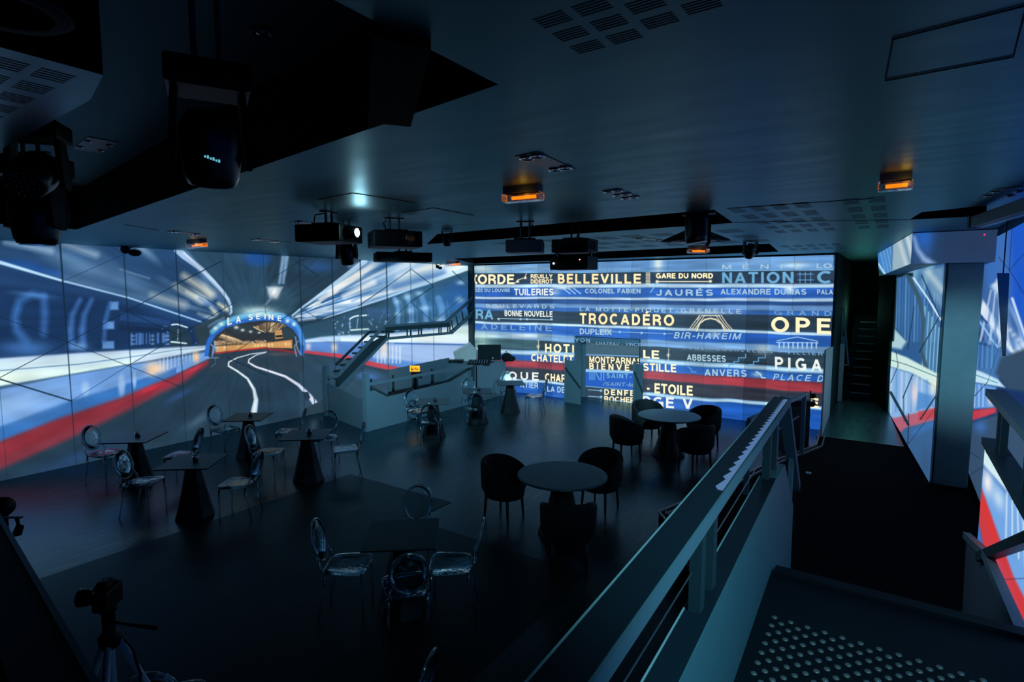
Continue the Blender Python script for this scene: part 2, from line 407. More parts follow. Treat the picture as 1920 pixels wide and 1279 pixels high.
    p.band(xs, [945,832,788,748,718,699,677], [985,860,815,765,730,706,680], (140,46,58), 4, .8)
    p.blob(285, 728, 30, 5, (208,50,70), .85, -.36); p.blob(360, 693, 26, 3.5, (200,56,74), .9, -.42)
    # dark road with blue smears
    p.blob(140, 860, 90, 12, (40,72,130), .5, -.35); p.blob(335, 742, 30, 6, (52,86,150), .6, -.5)
    p.blob(372, 788, 26, 8, (90,118,145), .55, -.6); p.blob(250, 880, 120, 30, (34,62,82), .5)
    # ceiling middle
    p.blob(484, 484, 26, 16, (30,82,160), .8, 0, 4)
    for dx in (0, 7): p.line([(531+dx,482),(524+dx,530)], [7,5], (150,190,230), 2, .7)
    p.poly([(500,538),(530,538),(520,560),(505,558)], (190,205,215), 2.5, .75); p.blob(514, 549, 8, 10, (235,240,240), .95)
    p.line([(510,558),(497,572)], [5,2], (140,170,210), 2, .7); p.blob(485, 585, 16, 6, (190,220,225), .8)
    p.blob(600, 500, 30, 12, (44,90,160), .6)
    # right vault
    p.fan([(548,596),(600,556),(640,524),(688,488),(880,488),(880,508),(800,536),(720,563),(650,585),(600,597)], (546,594), 11, 16, 1.8, (50,96,150), (130,172,212), (226,236,240), (0.25,0.85), 2)
    for (ax,ay,bx,by,w,cc,al) in [(620,550,672,515,12,(236,240,238),.9),(645,556,700,530,11,(232,238,238),.85),(600,562,630,545,7,(236,240,238),.9),(660,565,730,530,6,(90,140,195),.6),
        (700,545,760,520,9,(150,190,225),.5),(750,520,850,490,16,(222,238,244),.85),(790,505,830,496,6,(240,240,220),.7),(740,540,830,512,12,(60,110,180),.6),(575,592,610,580,9,(205,220,235),.8),(560,600,590,596,6,(170,200,232),.8),
        (588,575,600,568,4,(235,235,215),.8),(655,500,690,489,8,(120,165,205),.7)]:
        p.line([(ax,ay),(bx,by)], [w*.7, w], cc, w*.4, al)
    p.line([(684,490),(660,508),(625,534),(590,560),(566,577),(548,592)], [10,9,7,5,4,3], (176,212,240), 1.1)
    p.line([(878,501),(846,513),(805,528),(745,551),(680,573),(620,593),(606,598)], [5,5,5,3,2.4,2,1], (190,226,248), 1.1)
    # below L4
    p.poly([(880,506),(880,625),(570,640),(566,612),(610,600),(700,573),(810,532)], (44,80,104), 2)
    p.blob(860, 560, 34, 30, (40,90,170), .75, 0, 4); p.blob(820, 570, 60, 40, (50,110,165), .6)
    for k in range(60):
        xx = 625+rs.random()*105; yy = 590+rs.random()*38-(xx-680)*.12
        if 657 < xx < 690: continue
        p.blob(xx, yy, 1.4, 1.7, rs.choice([(150,190,230),(90,140,215),(190,220,240)]), .75)
    for k in range(14):
        p.line([(688+k*3.2,578+k*.1),(694+k*3.2,596)], 1.2, (74,112,200), 1, .5)
    p.line([(656,598),(663,594),(672,592)], 3, (205,235,250), .8); p.line([(678,592),(687,591)], 3, (205,235,250), .8)
    p.line([(658,619),(690,617)], 3, (205,240,235), .9); p.line([(671,597),(669,616)], 1.6, (150,195,225), .7, .8); p.line([(656,600),(656,618)], 1.5, (150,190,220), .7, .7)
    for (x0, tw) in [(740,8),(765,9),(792,10),(822,12)]:
        p.line([(x0,560),(x0+6,576),(x0+7,600),(x0+5,618)], tw, (92,148,204), 2.4, .8)
        p.line([(x0+tw+4,566),(x0+tw+8,590),(x0+tw+7,618)], 2.5, (80,130,190), 1.5, .6)
    for (cx, cy, rx, ry) in [(744,566,6,5),(764,556,8,7),(786,550,9,5),(746,589,6,4),(770,583,6,6),(796,578,9,5),(772,606,8,3),(826,600,10,5),(864,530,8,4),(862,562,8,6)]:
        p.blob(cx, cy, rx, ry, (150,196,232), .8)
    # right light band
    xs = [572,600,640,720,780,850,1000]
    p.band(xs, [637,632,629,626,621,612,600], [643,642,641,643,644,646,650], (176,208,240), 2)
    p.band([640,720,780,850,1000], [633,630,625,617,606], [641,641,642,643,646], (226,244,246), 3, .85)
    p.blob(872, 622, 34, 14, (214,240,236), .95); p.blob(800, 634, 40, 5, (240,250,245), .7)
    xs = [572,600,640,700,745,1000]
    p.band(xs, [643,642,641,643,644,647], [660,662,666,681,692,740], (88,134,204), 1.5)
    p.band([700,745,1000], [645,645,648], [672,676,720], (170,196,232), 3, .8)
    p.band([720,745,1000], [672,675,700], [690,695,740], (86,138,208), 3, .8)
    p.band([740,800,880], [642.5,644,645], [645,646.4,648], (60,100,160), 1, .8)
    p.blob(578, 650, 5, 7, (230,215,225), .8); p.blob(627, 652, 5, 9, (248,226,196), .95); p.blob(720, 658, 6, 14, (246,238,232), .95); p.blob(720, 652, 3, 8, (255,205,165), .8)
    for k in range(7): p.line([(708+k*7,650),(708+k*7,680)], 2.8, (206,226,246), 1.3, .85)
    p.band([568,600,640,700,745,900], [657,660,664,679,688,712], [662,666,672,688,697,722], (196,66,82), 1.5)
    p.band([562,600,650,720,900], [664,668,674,700,730], [900,900,900,900,900], (42,68,88), 2)
    p.blob(690, 706, 22, 7, (72,120,196), .8, .12); p.blob(620, 690, 30, 6, (52,84,130), .5)
    # arch interior
    arch_o = [(383,668),(386,645),(396,622),(412,607),(432,596),(458,588),(490,583),(518,585),(540,592),(556,603),(567,618),(572,640),(570,668)]
    arch_i = [(391,668),(394,646),(404,630),(420,618),(440,610),(465,604),(492,601),(516,602),(534,608),(549,618),(559,632),(563,650),(561,668)]
    p.blob(484, 584, 30, 9, (190,226,232), .95)
    p.poly(arch_o, (44,104,196), .8)
    p.line([(398,622),(412,609),(440,597),(465,591),(500,588),(530,592)], 9, (110,190,226), 2.5, .95)
    p.line([(530,592),(550,603),(562,620),(567,645)], 7, (84,160,226), 2.5, .8)
    p.blob(490, 588, 26, 6, (206,236,232), .8)
    for bx, by in [(404,616),(415,608),(539,602),(551,608)]: p.blob(bx, by, 3.6, 3.6, (225,245,240), .95)
    p.poly(arch_i, (46,52,58), .8)
    p.fan([(402,640),(420,622),(455,640),(500,638),(500,645),(402,648)], (520,660), 21, 20, 2, (64,56,50), (150,128,100), (226,200,156), (.3,.9), 1)
    p.fan([(476,613),(500,604),(530,606),(536,612),(512,624),(498,622)], (500,640), 22, 14, 2, (100,84,68), (176,150,116), (232,206,160), (.3,.9), 1)
    p.poly([(420,615),(478,606),(476,618),(496,626),(446,625)], (44,58,66), 1.2)
    for bx, by, r in [(443,614,4),(455,619,3.4),(470,622,3),(486,624,2.6)]: p.blob(bx, by, r, r*.7, (225,225,215), .95)
    p.line([(476,613),(484,618),(497,623)], 2, (222,196,150), .7)
    for k in range(70):
        xx = 410+rs.random()*105; p.blob(xx, 639+rs.random()*6, 1.2, 1.5, rs.choice([(190,150,110),(110,80,60),(220,190,150)]), .7)
    p.poly([(515,620),(528,618),(531,634),(516,636)], (196,150,96), 1); p.poly([(517,629),(530,628),(530,632),(517,633)], (36,34,34), .6)
    p.poly([(530,612),(545,618),(557,635),(532,636)], (44,66,76), 1.2)
    p.poly([(404,650),(498,643),(548,637),(548,653),(498,652),(404,661)], (206,150,92), 1)
    for k in range(22): p.blob(408+k*6.4, 652-k*.35, 2.4, 3.4, rs.choice([(250,222,160),(220,170,100),(240,205,140)]), .8)
    p.line([(404,663),(450,657),(498,652)], 3, (176,52,52), .8); p.line([(498,655),(530,657),(556,662)], 4, (130,44,54), 1)
    p.poly([(404,664),(498,654),(498,656),(562,664),(568,668),(570,700),(390,700),(392,668)], (42,62,78), 1.2)
    p.blob(525, 664, 24, 3, (116,90,84), .5)
    for pts in [[(402,640),(404,652),(400,662)],[(396,646),(408,656)],[(400,650),(398,668)]]: p.line(pts, 2.4, (130,170,225), 1, .8)
    for pts in [[(554,632),(556,645),(558,655),(564,665)],[(558,640),(552,650),(556,668)]]: p.line(pts, 2.2, (130,170,215), 1, .8)
    p.line([(390,672),(398,671),(410,671)], 1.4, (170,200,225), .8, .7); p.line([(404,672),(404,682),(396,688)], 1.2, (120,150,180), .8, .6)
    # lane lines
    lane1 = [(500,660),(470,664),(445,671),(429,679),(428,686),(445,696),(464,710),(476,730),(480,750),(476,774)]
    p.line(lane1, [1,1.4,1.6,2.2,2.8,3.2,4,6,8.5,12], (176,206,232), .9); p.line(lane1, [.8,1,1.4,2.2,2.5,2.5,2.5,3,4,5], (235,238,228), .8, .8)
    lane2 = [(498,661),(480,666),(467,674),(466,680),(480,688),(505,696),(535,706),(560,722),(580,742),(592,758)]
    p.line(lane2, [1,1.3,2,2.6,3.2,3.8,4.6,6,8,11], (178,196,235), .9); p.line(lane2, [.6,1,1.8,2,2.6,2.8,3,3,4,6], (240,238,232), .8, .8)
    p.poly([(566,735),(578,735),(582,746),(574,752)], (36,50,72), .8); p.line([(588,738),(590,758)], 1.6, (40,60,100), .6)
    p.poly([(455,775),(500,775),(500,800),(455,800)], (40,66,84), 1); p.poly([(575,764),(598,753),(620,740),(620,790),(570,790)], (36,56,70), 1)
    an = np.arctan2(y-600, x-480); rr_ = np.log(np.hypot(x-480, y-600)+6)
    m1 = vnoise(an*24+40, rr_*2.2, 77)*.6+vnoise(an*70+40, rr_*3, 78)*.4
    p.c *= (1+(m1-.5)*np.where(y > 610, .14, .2))[:, None]
    m2 = vnoise(x*.02+9, y*.05+9, 79); p.c *= (1+(m2-.5)*.16)[:, None]
    # gaps between the folded panels
    G = (16, 40, 60)
    yw = [2.66,3.58,4.52,5.42,6.34,7.26,8.18,9.1,10.0,10.92,11.85,12.8]
    for k, yy in enumerate(yw):
        q = np.array([[XL, yy, 0.0],[XL, yy, H]]); xa, ya = pix(q)
        wd = 3.6 if k == 1 else (2.2 if k in (2, 3, 6, 7, 8, 9) else 1.1)
        p.line([(xa[0],ya[0]),(xa[1],ya[1])], [1.0, wd], G, .6, .9 if wd > 2 else .6)
    for pts, wd in [([(0,708),(125,643),(240,583),(335,531)],1.5),([(335,531),(415,490)],2),([(0,594),(125,641),(240,686)],1.2),([(240,686),(340,726)],1.1),([(119,527),(232,477)],.8),
        ([(0,711),(134,752)],3),([(134,752),(240,686)],.8),([(240,686),(335,630)],1.3),([(335,630),(424,576)],1.4),([(240,585),(335,628)],1.4),([(335,531),(415,577)],1),([(424,576),(440,568)],1),
        ([(425,670),(462,646),(497,622)],1),([(497,622),(561,576)],1.2),([(425,670),(499,703)],1.8),([(559,492),(514,520)],1.1),([(559,492),(597,517)],1.5),([(559,492),(545,482)],1.3),([(576,483),(560,492)],1.5),
        ([(561,578),(650,545)],.4),([(561,576),(600,600)],1),([(672,574),(726,537)],1.5),([(726,537),(772,504)],1.2),([(773,506),(812,536)],1.4),([(812,538),(770,566)],1.5),([(770,566),(730,605)],.9),([(770,566),(812,604)],1.1),
        ([(848,508),(874,532)],1.4),([(812,604),(870,555)],.8),([(225,457),(232,476)],1.2),([(200,458),(232,476)],.9),([(232,476),(262,462)],.9)]:
        p.line(pts, wd, G, .5, .85)
    p.y  # keep
# columns spaced so the picture keeps even detail in image pixels along the wall
yy_ = [];
def col_positions(x0, x1, n, X):
    xs = np.linspace(x0, x1, n); return np.array([onX(a, HORIZON, X)[1] for a in xs])
yc = col_positions(-330, 884, 1180, XL); ycc = (yc - yc[0])/(yc[-1]-yc[0])
wl = painted('wall_left', (XL, yc[0], 0), (XL, yc[-1], 0), (XL, yc[-1], H), (XL, yc[0], H), 2, 430, paint_left, PICM, ucurve=ycc)
tag(wl, 'left wall of folded panels showing a blue tunnel film', kind='structure')

# ================================================================ BACK WALL: station-name film
YB = 13.7
STR = [892, 1100, 1205, 1562]
BANDS = [ # tops, bottoms at STR columns, colour, blur, wave
 ((490,484,482,476),(512,511,509,507),(104,156,214),1.5,0),
 ((512,512,511,507),(533,532.5,532,532),(42,62,84),.8,0),
 ((533,532.5,532,532),(540,540,540,540),(160,206,246),1.2,.3),
 ((540,540,540,540),(556,557,558,559),(44,98,190),1,.3),
 ((556,557,558,559),(561,562,564,567),(138,178,222),1.2,.4),
 ((561,562,564,567),(569,570,571,573),(44,82,148),1.2,.3),
 ((569,570,571,573),(577,578,581,584),(104,150,208),1.4,.4),
 ((577,578,581,584),(583,585,588,593),(52,108,192),1.2,.3),
 ((583,585,588,593),(602,608.5,612,625),(44,64,82),.9,.2),
 ((602,608.5,612,625),(607,613.5,618,631),(156,204,244),1.2,.5),
 ((607,613.5,618,631),(619,632,637,651),(42,100,196),1,.5),
 ((619,632,637,651),(632,645,650,664),(120,170,224),1.6,.6),
 ((632,645,650,664),(652,663,672,693),(46,68,84),1.2,.5),
 ((652,663,672,693),(661,671.5,681,703),(146,200,240),1.4,.7),
 ((661,671.5,681,703),(669,686,696,719),(46,106,200),1.2,.7),
 ((669,686,696,719),(684,699,711,740),(164,60,72),3,.7),
 ((684,699,711,740),(703,722,736,764),(52,56,70),2,.5),
 ((703,722,736,764),(709,727,743,771),(152,208,248),1.2,1.0),
 ((709,727,743,771),(790,800,810,850),(32,92,186),1.5,1.0)]
def paint_back(p):
    for t, b, c, bl, wv in BANDS: p.band(STR, t, b, c, bl, 1, wv)
    for t, b, c, bl, wv in BANDS:   # thin brighter core on light stripes
        if sum(c) > 480 and c[0] > 130:
            m = [(u+v)/2 for u, v in zip(t, b)]
            p.band(STR, [k-1.2 for k in m], [k+1.2 for k in m], (222,242,255), 1.2, .85, wv)
    p.band(STR, [509,510,508,505], [512,512,510,507], (130,190,235), .7, .8)
    # hot spots thrown by the projector
    for cx, cy, rx, ry, c, a in [(905,504,26,7,(225,248,242),.9),(980,502,60,5,(150,195,225),.6),(1234,494,9,14,(225,240,235),.9),(1490,497,26,7,(200,230,245),.8),(1400,490,60,8,(130,175,220),.6),
        (1055,540,16,3,(225,245,250),.9),(905,631,34,9,(206,236,228),.9),(985,630,40,5,(226,240,238),.8),(1320,586,60,3.5,(214,234,240),.8),(1180,578,50,3,(180,215,235),.6),
        (1480,543,10,8,(225,240,245),.8),(1430,655,14,8,(215,238,245),.85),(1350,655,50,4,(160,200,235),.5),(1136,655,50,4,(170,200,215),.6),(935,576,20,4,(200,215,235),.7),
        (1040,548,10,6,(210,235,245),.6),(1340,627,12,6,(200,232,248),.6),(1420,702,10,5,(200,235,245),.7),(1135,620,12,5,(220,240,245),.7)]:
        p.blob(cx, cy, rx, ry, c, a)
    p.band([892,1010], [633,637], [651,656], (66,110,118), 2, .6); p.blob(905, 645, 14, 12, (160,205,195), .7)
    p.band([1040,1200,1340], [735,741,753], [760,768,785], (80,130,220), 4, .3)
    p.c *= (1+(vnoise(p.P[:,0]*1.6+20, p.P[:,2]*14+5, 91)-.5)*.28)[:, None]
    # facets of the panel grid: every other column a touch darker
    X = p.P[:, 0]; k = np.floor(X/0.47).astype(int); f = 1-0.10*(((k*7) % 3) == 0)-0.05*((k % 2) == 0)
    p.c *= f[:, None]*np.where((p.y > 560)[:, None], 1, 0.5)+np.where((p.y > 560)[:, None], 0, 0.5)
    e = np.abs(X/0.94-np.round(X/0.94))*0.94; p.c *= (1-0.18*np.clip(1-e/0.014, 0, 1))[:, None]
    # dark lower right panel and pale column strip
    for pts, wd, c, bl in [([(965,532),(971,525),(984,521),(987,513)],1.4,(250,240,205),.6),([(1220,548),(1232,530),(1236,528)],1.6,(150,205,245),.8)]: p.line(pts, wd, c, bl)
    for cx, cy in [(971,528),(985,521)]: p.blob(cx, cy, 2.6, 2.6, (255,244,205), 1, 0, 4)
    for k in range(9): p.line([(1211,512+k*2.7),(1219,512+k*2.7)], 1, (245,235,200), .5)
    p.line([(1213,511),(1213,533)], 1, (245,235,200), .5); p.line([(1217,511),(1217,533)], 1, (245,235,200), .5)
    p.line([(1232,528),(1332,528)], 1.8, (250,242,205), .6); p.blob(1232,528,3,3,(250,242,205),1,0,4); p.blob(1332,527.5,3,3,(250,242,205),1,0,4)
    for k in range(3):
        p.line([(1500+k*10,510),(1500+k*10,531)], 1.1, (110,175,230), .6)
        for yy in (514, 525): p.line([(1496+k*10,yy),(1505+k*10,yy)], 1.2, (110,175,230), .6)
    p.line([(933,597),(1036,600)], 1.4, (170,210,235), .6)
    for cx in (935,976,988,1034): p.blob(cx, 598.5, 2.2, 2.2, (170,210,235), 1, 0, 4)
    p.line([(1146,622),(1262,626)], 1.3, (130,185,235), .6)
    for cx, cy in ((1162,622.6),(1203,624.5),(1246,626)): p.blob(cx, cy, 2.4, 2.4, (150,200,240), 1, 0, 4)
    for k in range(3): p.line([(1056+k*10,541),(1069+k*10,551)], 1.6, (190,228,248), .6)
    # Eiffel arch
    C = (232,226,196)
    for s_ in (0, 5, 10):
        p.line([(1312+s_,591),(1300+s_,607),(1292+s_,618)], 1.5, C, .6); p.line([(1352-s_,591),(1363-s_,607),(1374-s_,619)], 1.5, C, .6)
    p.line([(1306,620),(1312,606),(1322,599),(1332,597),(1342,599),(1353,607),(1359,620)], 3, C, .8)
    p.line([(1318,592),(1350,592)], 1.6, C, .6); p.line([(1312,591),(1308,600)], 1.2, C, .5)
    # temple
    T = (176,212,240); p.line([(1457,639),(1495,632),(1533,640)], 1.5, T, .7); p.line([(1456,642),(1534,643)], 1.6, T, .7)
    for k in range(9): p.line([(1461+k*8.7,643),(1461+k*8.7,653.5)], [3,2], T, .7)
    # stair glyphs
    S = (104,168,220)
    for ox in (0, 37):
        p.line([(1367+ox,688),(1367+ox,684),(1376+ox,684),(1376+ox,678),(1385+ox,678),(1385+ox,671),(1398+ox,671),(1398+ox,664)], 1.8, S, .7)
    p.line([(1290,688),(1296,692),(1297,697),(1305,698)], 1.6, S, .7); p.line([(1418,697),(1426,702),(1428,708),(1435,709)], 2, (200,235,248), .8)
    p.line([(1009,637),(1010,645),(1009,660)], 1.4, (226,220,190), .7); p.blob(1009, 650, 2.6, 3, (240,228,190), 1)
    p.line([(1254,654),(1253,676)], 1.2, (220,220,205), .6); p.blob(1253, 666, 2.6, 3, (235,228,205), 1)
    p.line([(1022,721),(1022,738)], 1.4, (170,205,240), .6)
    p.poly([(1546,700),(1562,703),(1560,860),(1541,860)], (62,40,66), 1)
    p.poly([(1551,690),(1570,690),(1570,720),(1549,720)], (88,118,128), 1, .3)
def wallX(px_): return onY(px_, HORIZON, YB)[0]
def sheet_back(name, xa, xb, za, zb, nu, nv, painter=paint_back, Y=YB, parent=None):
    return painted(name, (xa, Y, za), (xb, Y, za), (xb, Y, zb), (xa, Y, zb), nu, nv, painter, PICM, parent=parent)
DX0, DX1, DZ = wallX(1078), wallX(1203), 1.78
HB = 3.78
wb = sheet_back('wall_back', wallX(889.5), DX0, 0, HB, 330, 470)
tag(wb, 'back wall film of blue stripes and station names, left of the doorway', kind='structure')
wb2 = sheet_back('wall_back.001', DX1, wallX(1563), 0, HB, 560, 470)
tag(wb2, 'back wall film of blue stripes and station names, right of the doorway', kind='structure')
wb3 = sheet_back('wall_back.002', DX0, DX1, DZ, HB, 190, 260)
tag(wb3, 'back wall film above the doorway', kind='structure')
def paint_door(p):
    p.band([1080,1210], [640,650], [664,665], (62,92,108), 1)
    xs = [1080,1103,1200,1215]
    for t, b, c, bl in [((664,664,667,667),(667,667,670,670),(110,160,210),.8),((667,667,670,670),(692,692,696,697),(50,58,64),1),((692,692,696,697),(697,698,701,702),(150,200,240),1),((698,698,701,702),(724,724,733,734),(30,88,190),1),
        ((724,724,733,734),(725.5,725.5,734.5,736),(140,190,235),.5),((725.5,725.5,734.5,736),(746,747,754,756),(42,58,74),1),((746,747,754,756),(752,753,761,762),(140,196,240),1),((752,753,761,762),(790,790,790,790),(30,90,180),1)]:
        p.band(xs, t, b, c, bl)
    for yy in (731, 743): p.line([(1103,yy),(1125,yy+1.5)], 1.4, (140,190,225), .6); p.blob(1127, yy+1.5, 2.6, 2.6, (150,200,235), 1, 0, 4)
    for k in range(3): p.line([(1106+k*4,699),(1106+k*4,712)], 1.8, (110,170,225), .6)
    p.line([(1117,699),(1124,712)], 1.8, (110,170,225), .6)
    for k in range(2): p.line([(1127+k*5,699),(1127+k*5,713)], 1.8, (110,170,225), .6)
    for k in range(8): p.blob(1134+k*6, 761+k*.6, 2, 2, (120,175,230), .7)
YD = 14.15
wd_ = sheet_back('wall_back.003', onY(1100, HORIZON, YD)[0], onY(1212, HORIZON, YD)[0], 0, 1.8, 170, 200, paint_door, YD)
tag(wd_, 'recessed wall inside the doorway with film of two station names', kind='structure')
# ================================================================ lettering on the films
def emis(name, c, s=1.0):
    m = bpy.data.materials.new(name); m.use_nodes = True; nt = m.node_tree; b = nt.nodes['Principled BSDF']
    b.inputs['Base Color'].default_value = (.1,.1,.1,1); b.inputs['Roughness'].default_value = .7
    n = nt.nodes.new('ShaderNodeTexNoise'); n.inputs['Scale'].default_value = 2.2; n.inputs['Detail'].default_value = 1
    mx = nt.nodes.new('ShaderNodeMix'); mx.data_type = 'RGBA'; k = srgb(np.array(c)/255); k2 = srgb(np.array(c)/255*np.array([.96,.90,.80]))
    mx.inputs['A'].default_value = (*[float(v) for v in k], 1); mx.inputs['B'].default_value = (*[float(v) for v in k2], 1)
    nt.links.new(n.outputs['Fac'], mx.inputs['Factor']); nt.links.new(mx.outputs['Result'], b.inputs['Emission Color'])
    b.inputs['Emission Strength'].default_value = s; m.cycles.emission_sampling = 'NONE'; return m
LM = dict(c=emis('film_letters_cream', (255,246,208), 1.15), o=emis('film_letters_gold', (255,236,188), 1.12), w=emis('film_letters_white', (228,242,250), 1.1),
          b=emis('film_letters_sky', (110,178,232)), l=emis('film_letters_pale_blue', (168,208,240)), f=emis('film_letters_faint_blue', (120,168,220)))
def arc(cx, cy, rx, ry, a0, a1, n=10):
    return [(cx+rx*math.cos(math.radians(a0+(a1-a0)*k/n)), cy+ry*math.sin(math.radians(a0+(a1-a0)*k/n))) for k in range(n+1)]
S_ = .10   # half a stroke: letters are drawn inside the box inset by it
def GL():
    t, m, b = 1-S_*.8, .5, S_*.8; g = {}
    def w(c, wd, *st): g[c] = (wd, st)
    w('I', .24, [(.12,0),(.12,1)]); w('L', .68, [(.12,1),(.12,b),(.66,b)], ); w('E', .72, [(.70,t),(.12,t),(.12,b),(.72,b)], [(.12,.52),(.65,.52)])
    w('F', .68, [(.68,t),(.12,t),(.12,0)], [(.12,.5),(.6,.5)]); w('H', .84, [(.12,0),(.12,1)], [(.72,0),(.72,1)], [(.12,.52),(.72,.52)])
    w('T', .76, [(0,t),(.76,t)], [(.38,t),(.38,0)]); w('N', .84, [(.12,0),(.12,1)], [(.12,.98),(.72,.02)], [(.72,0),(.72,1)])
    w('M', 1.0, [(.12,0),(.12,1)], [(.14,.97),(.5,.05)], [(.5,.05),(.86,.97)], [(.88,0),(.88,1)]); w('V', .84, [(.08,1),(.42,.04)], [(.42,.04),(.76,1)])
    w('A', .88, [(.09,0),(.44,.96)], [(.44,.96),(.79,0)], [(.2,.30),(.68,.30)]); w('X', .84, [(.08,0),(.76,1)], [(.08,1),(.76,0)]); w('Y', .84, [(.08,1),(.42,.45),(.76,1)], [(.42,.5),(.42,0)])
    w('K', .84, [(.12,0),(.12,1)], [(.74,1),(.14,.4)], [(.34,.58),(.76,0)]); w('O', .96, arc(.48,.5,.38,.42,0,360,24)); w('Q', .96, arc(.48,.5,.38,.42,0,360,24), [(.56,.24),(.86,.0)])
    w('C', .9, arc(.48,.5,.37,.42,48,312,20)); w('G', .94, arc(.48,.5,.38,.42,50,330,20), [(.52,.44),(.82,.44),(.82,.02)])
    w('U', .84, [(.12,1),(.12,.36)]+arc(.42,.38,.30,.30,180,360,12)+[(.72,.36),(.72,1)]); w('J', .66, [(.54,1),(.54,.34)]+arc(.31,.33,.23,.25,0,-170,10))
    w('D', .84, [(.12,b),(.12,t),(.38,t)]+arc(.38,.5,.35,.42,90,-90,14)+[(.38,b),(.12,b)])
    w('P', .76, [(.12,0),(.12,t),(.42,t)]+arc(.42,.69,.24,.23,90,-90,10)+[(.42,.46),(.12,.46)])
    w('R', .82, [(.12,0),(.12,t),(.44,t)]+arc(.44,.70,.24,.22,90,-90,10)+[(.44,.48),(.12,.48)], [(.46,.46),(.68,.3),(.70,0)])
    w('B', .8, [(.12,b),(.12,t),(.42,t)]+arc(.42,.72,.21,.20,90,-90,10)+[(.42,.52),(.12,.52)], [(.42,.52)]+arc(.44,.30,.24,.22,90,-90,10)+[(.44,b),(.12,b)])
    w('S', .78, arc(.39,.71,.27,.21,20,230,12)+arc(.39,.28,.28,.20,70,-160,12)); w('-', .42, [(.04,.4),(.38,.4)]); w('/', .4, [(.04,-.05),(.36,1.05)]); w(' ', .34)
    w('É', .72, *g['E'][1], [(.32,1.1),(.5,1.28)]); w('È', .72, *g['E'][1], [(.5,1.1),(.32,1.28)])
    w('m', .1); return g
G_ = GL(); _cache = {}
def glyphs(s, off, sp=1.0):
    # bold sans capitals drawn as thick strokes; sp widens the gaps between letters
    k = (s, off, sp)
    if k in _cache: return _cache[k]
    V, Fc, x = [], [], 0.0; hw = .055+off*2.2
    for ch in s:
        wd, st = G_[ch]
        for pl in st:
            P = [np.array(p, float)+(x, 0) for p in pl]; closed = np.hypot(*(P[0]-P[-1])) < 1e-6; n = len(P); base = len(V)
            for i in range(n):
                d0 = P[i]-P[i-1] if i > 0 else (P[-1]-P[-2] if closed else P[1]-P[0]); d1 = P[i+1]-P[i] if i < n-1 else (P[1]-P[0] if closed else P[-1]-P[-2])
                d0 = d0/(np.hypot(*d0)+1e-9); d1 = d1/(np.hypot(*d1)+1e-9); n0 = np.array([-d0[1], d0[0]]); n1 = np.array([-d1[1], d1[0]])
                mt = n0+n1; q = mt@n0
                mt = mt/q if q > .3 else n1
                V += [P[i]+mt*hw, P[i]-mt*hw]
            for i in range(n-1): Fc.append((base+2*i, base+2*i+1, base+2*i+3, base+2*i+2))
        x += wd+.12*1.0+(sp-1)*.9
    v = np.array(V); v[:, 0] = (v[:, 0]-v[:, 0].min())/(v[:, 0].max()-v[:, 0].min()); _cache[k] = (v, Fc); return _cache[k]
def letter(s, x0, x1, t0, t1, b0, b1, m, Y=YB, parent=None, off=0.022, it=0.0, sp=1.0, wallx=None):
    v, f = glyphs(s, off, sp)
    fn = (lambda a, b: onY(a, b, Y-0.006)) if wallx is None else (lambda a, b: onX(a, b, wallx+0.006))
    A, B, C_, D = fn(x0, b0), fn(x1, b1), fn(x1, t1), fn(x0, t0)
    u = v[:, 0:1]+it*v[:, 1:2]*(b0-t0)/max(1, (x1-x0)); w_ = v[:, 1:2]
    P = A*(1-u)*(1-w_)+B*u*(1-w_)+C_*u*w_+D*(1-u)*w_
    o = obj('film_lettering', (P.tolist(), [], f), LM[m], parent)
    return o
L_, R_, T_ = wb, wb2, wb3
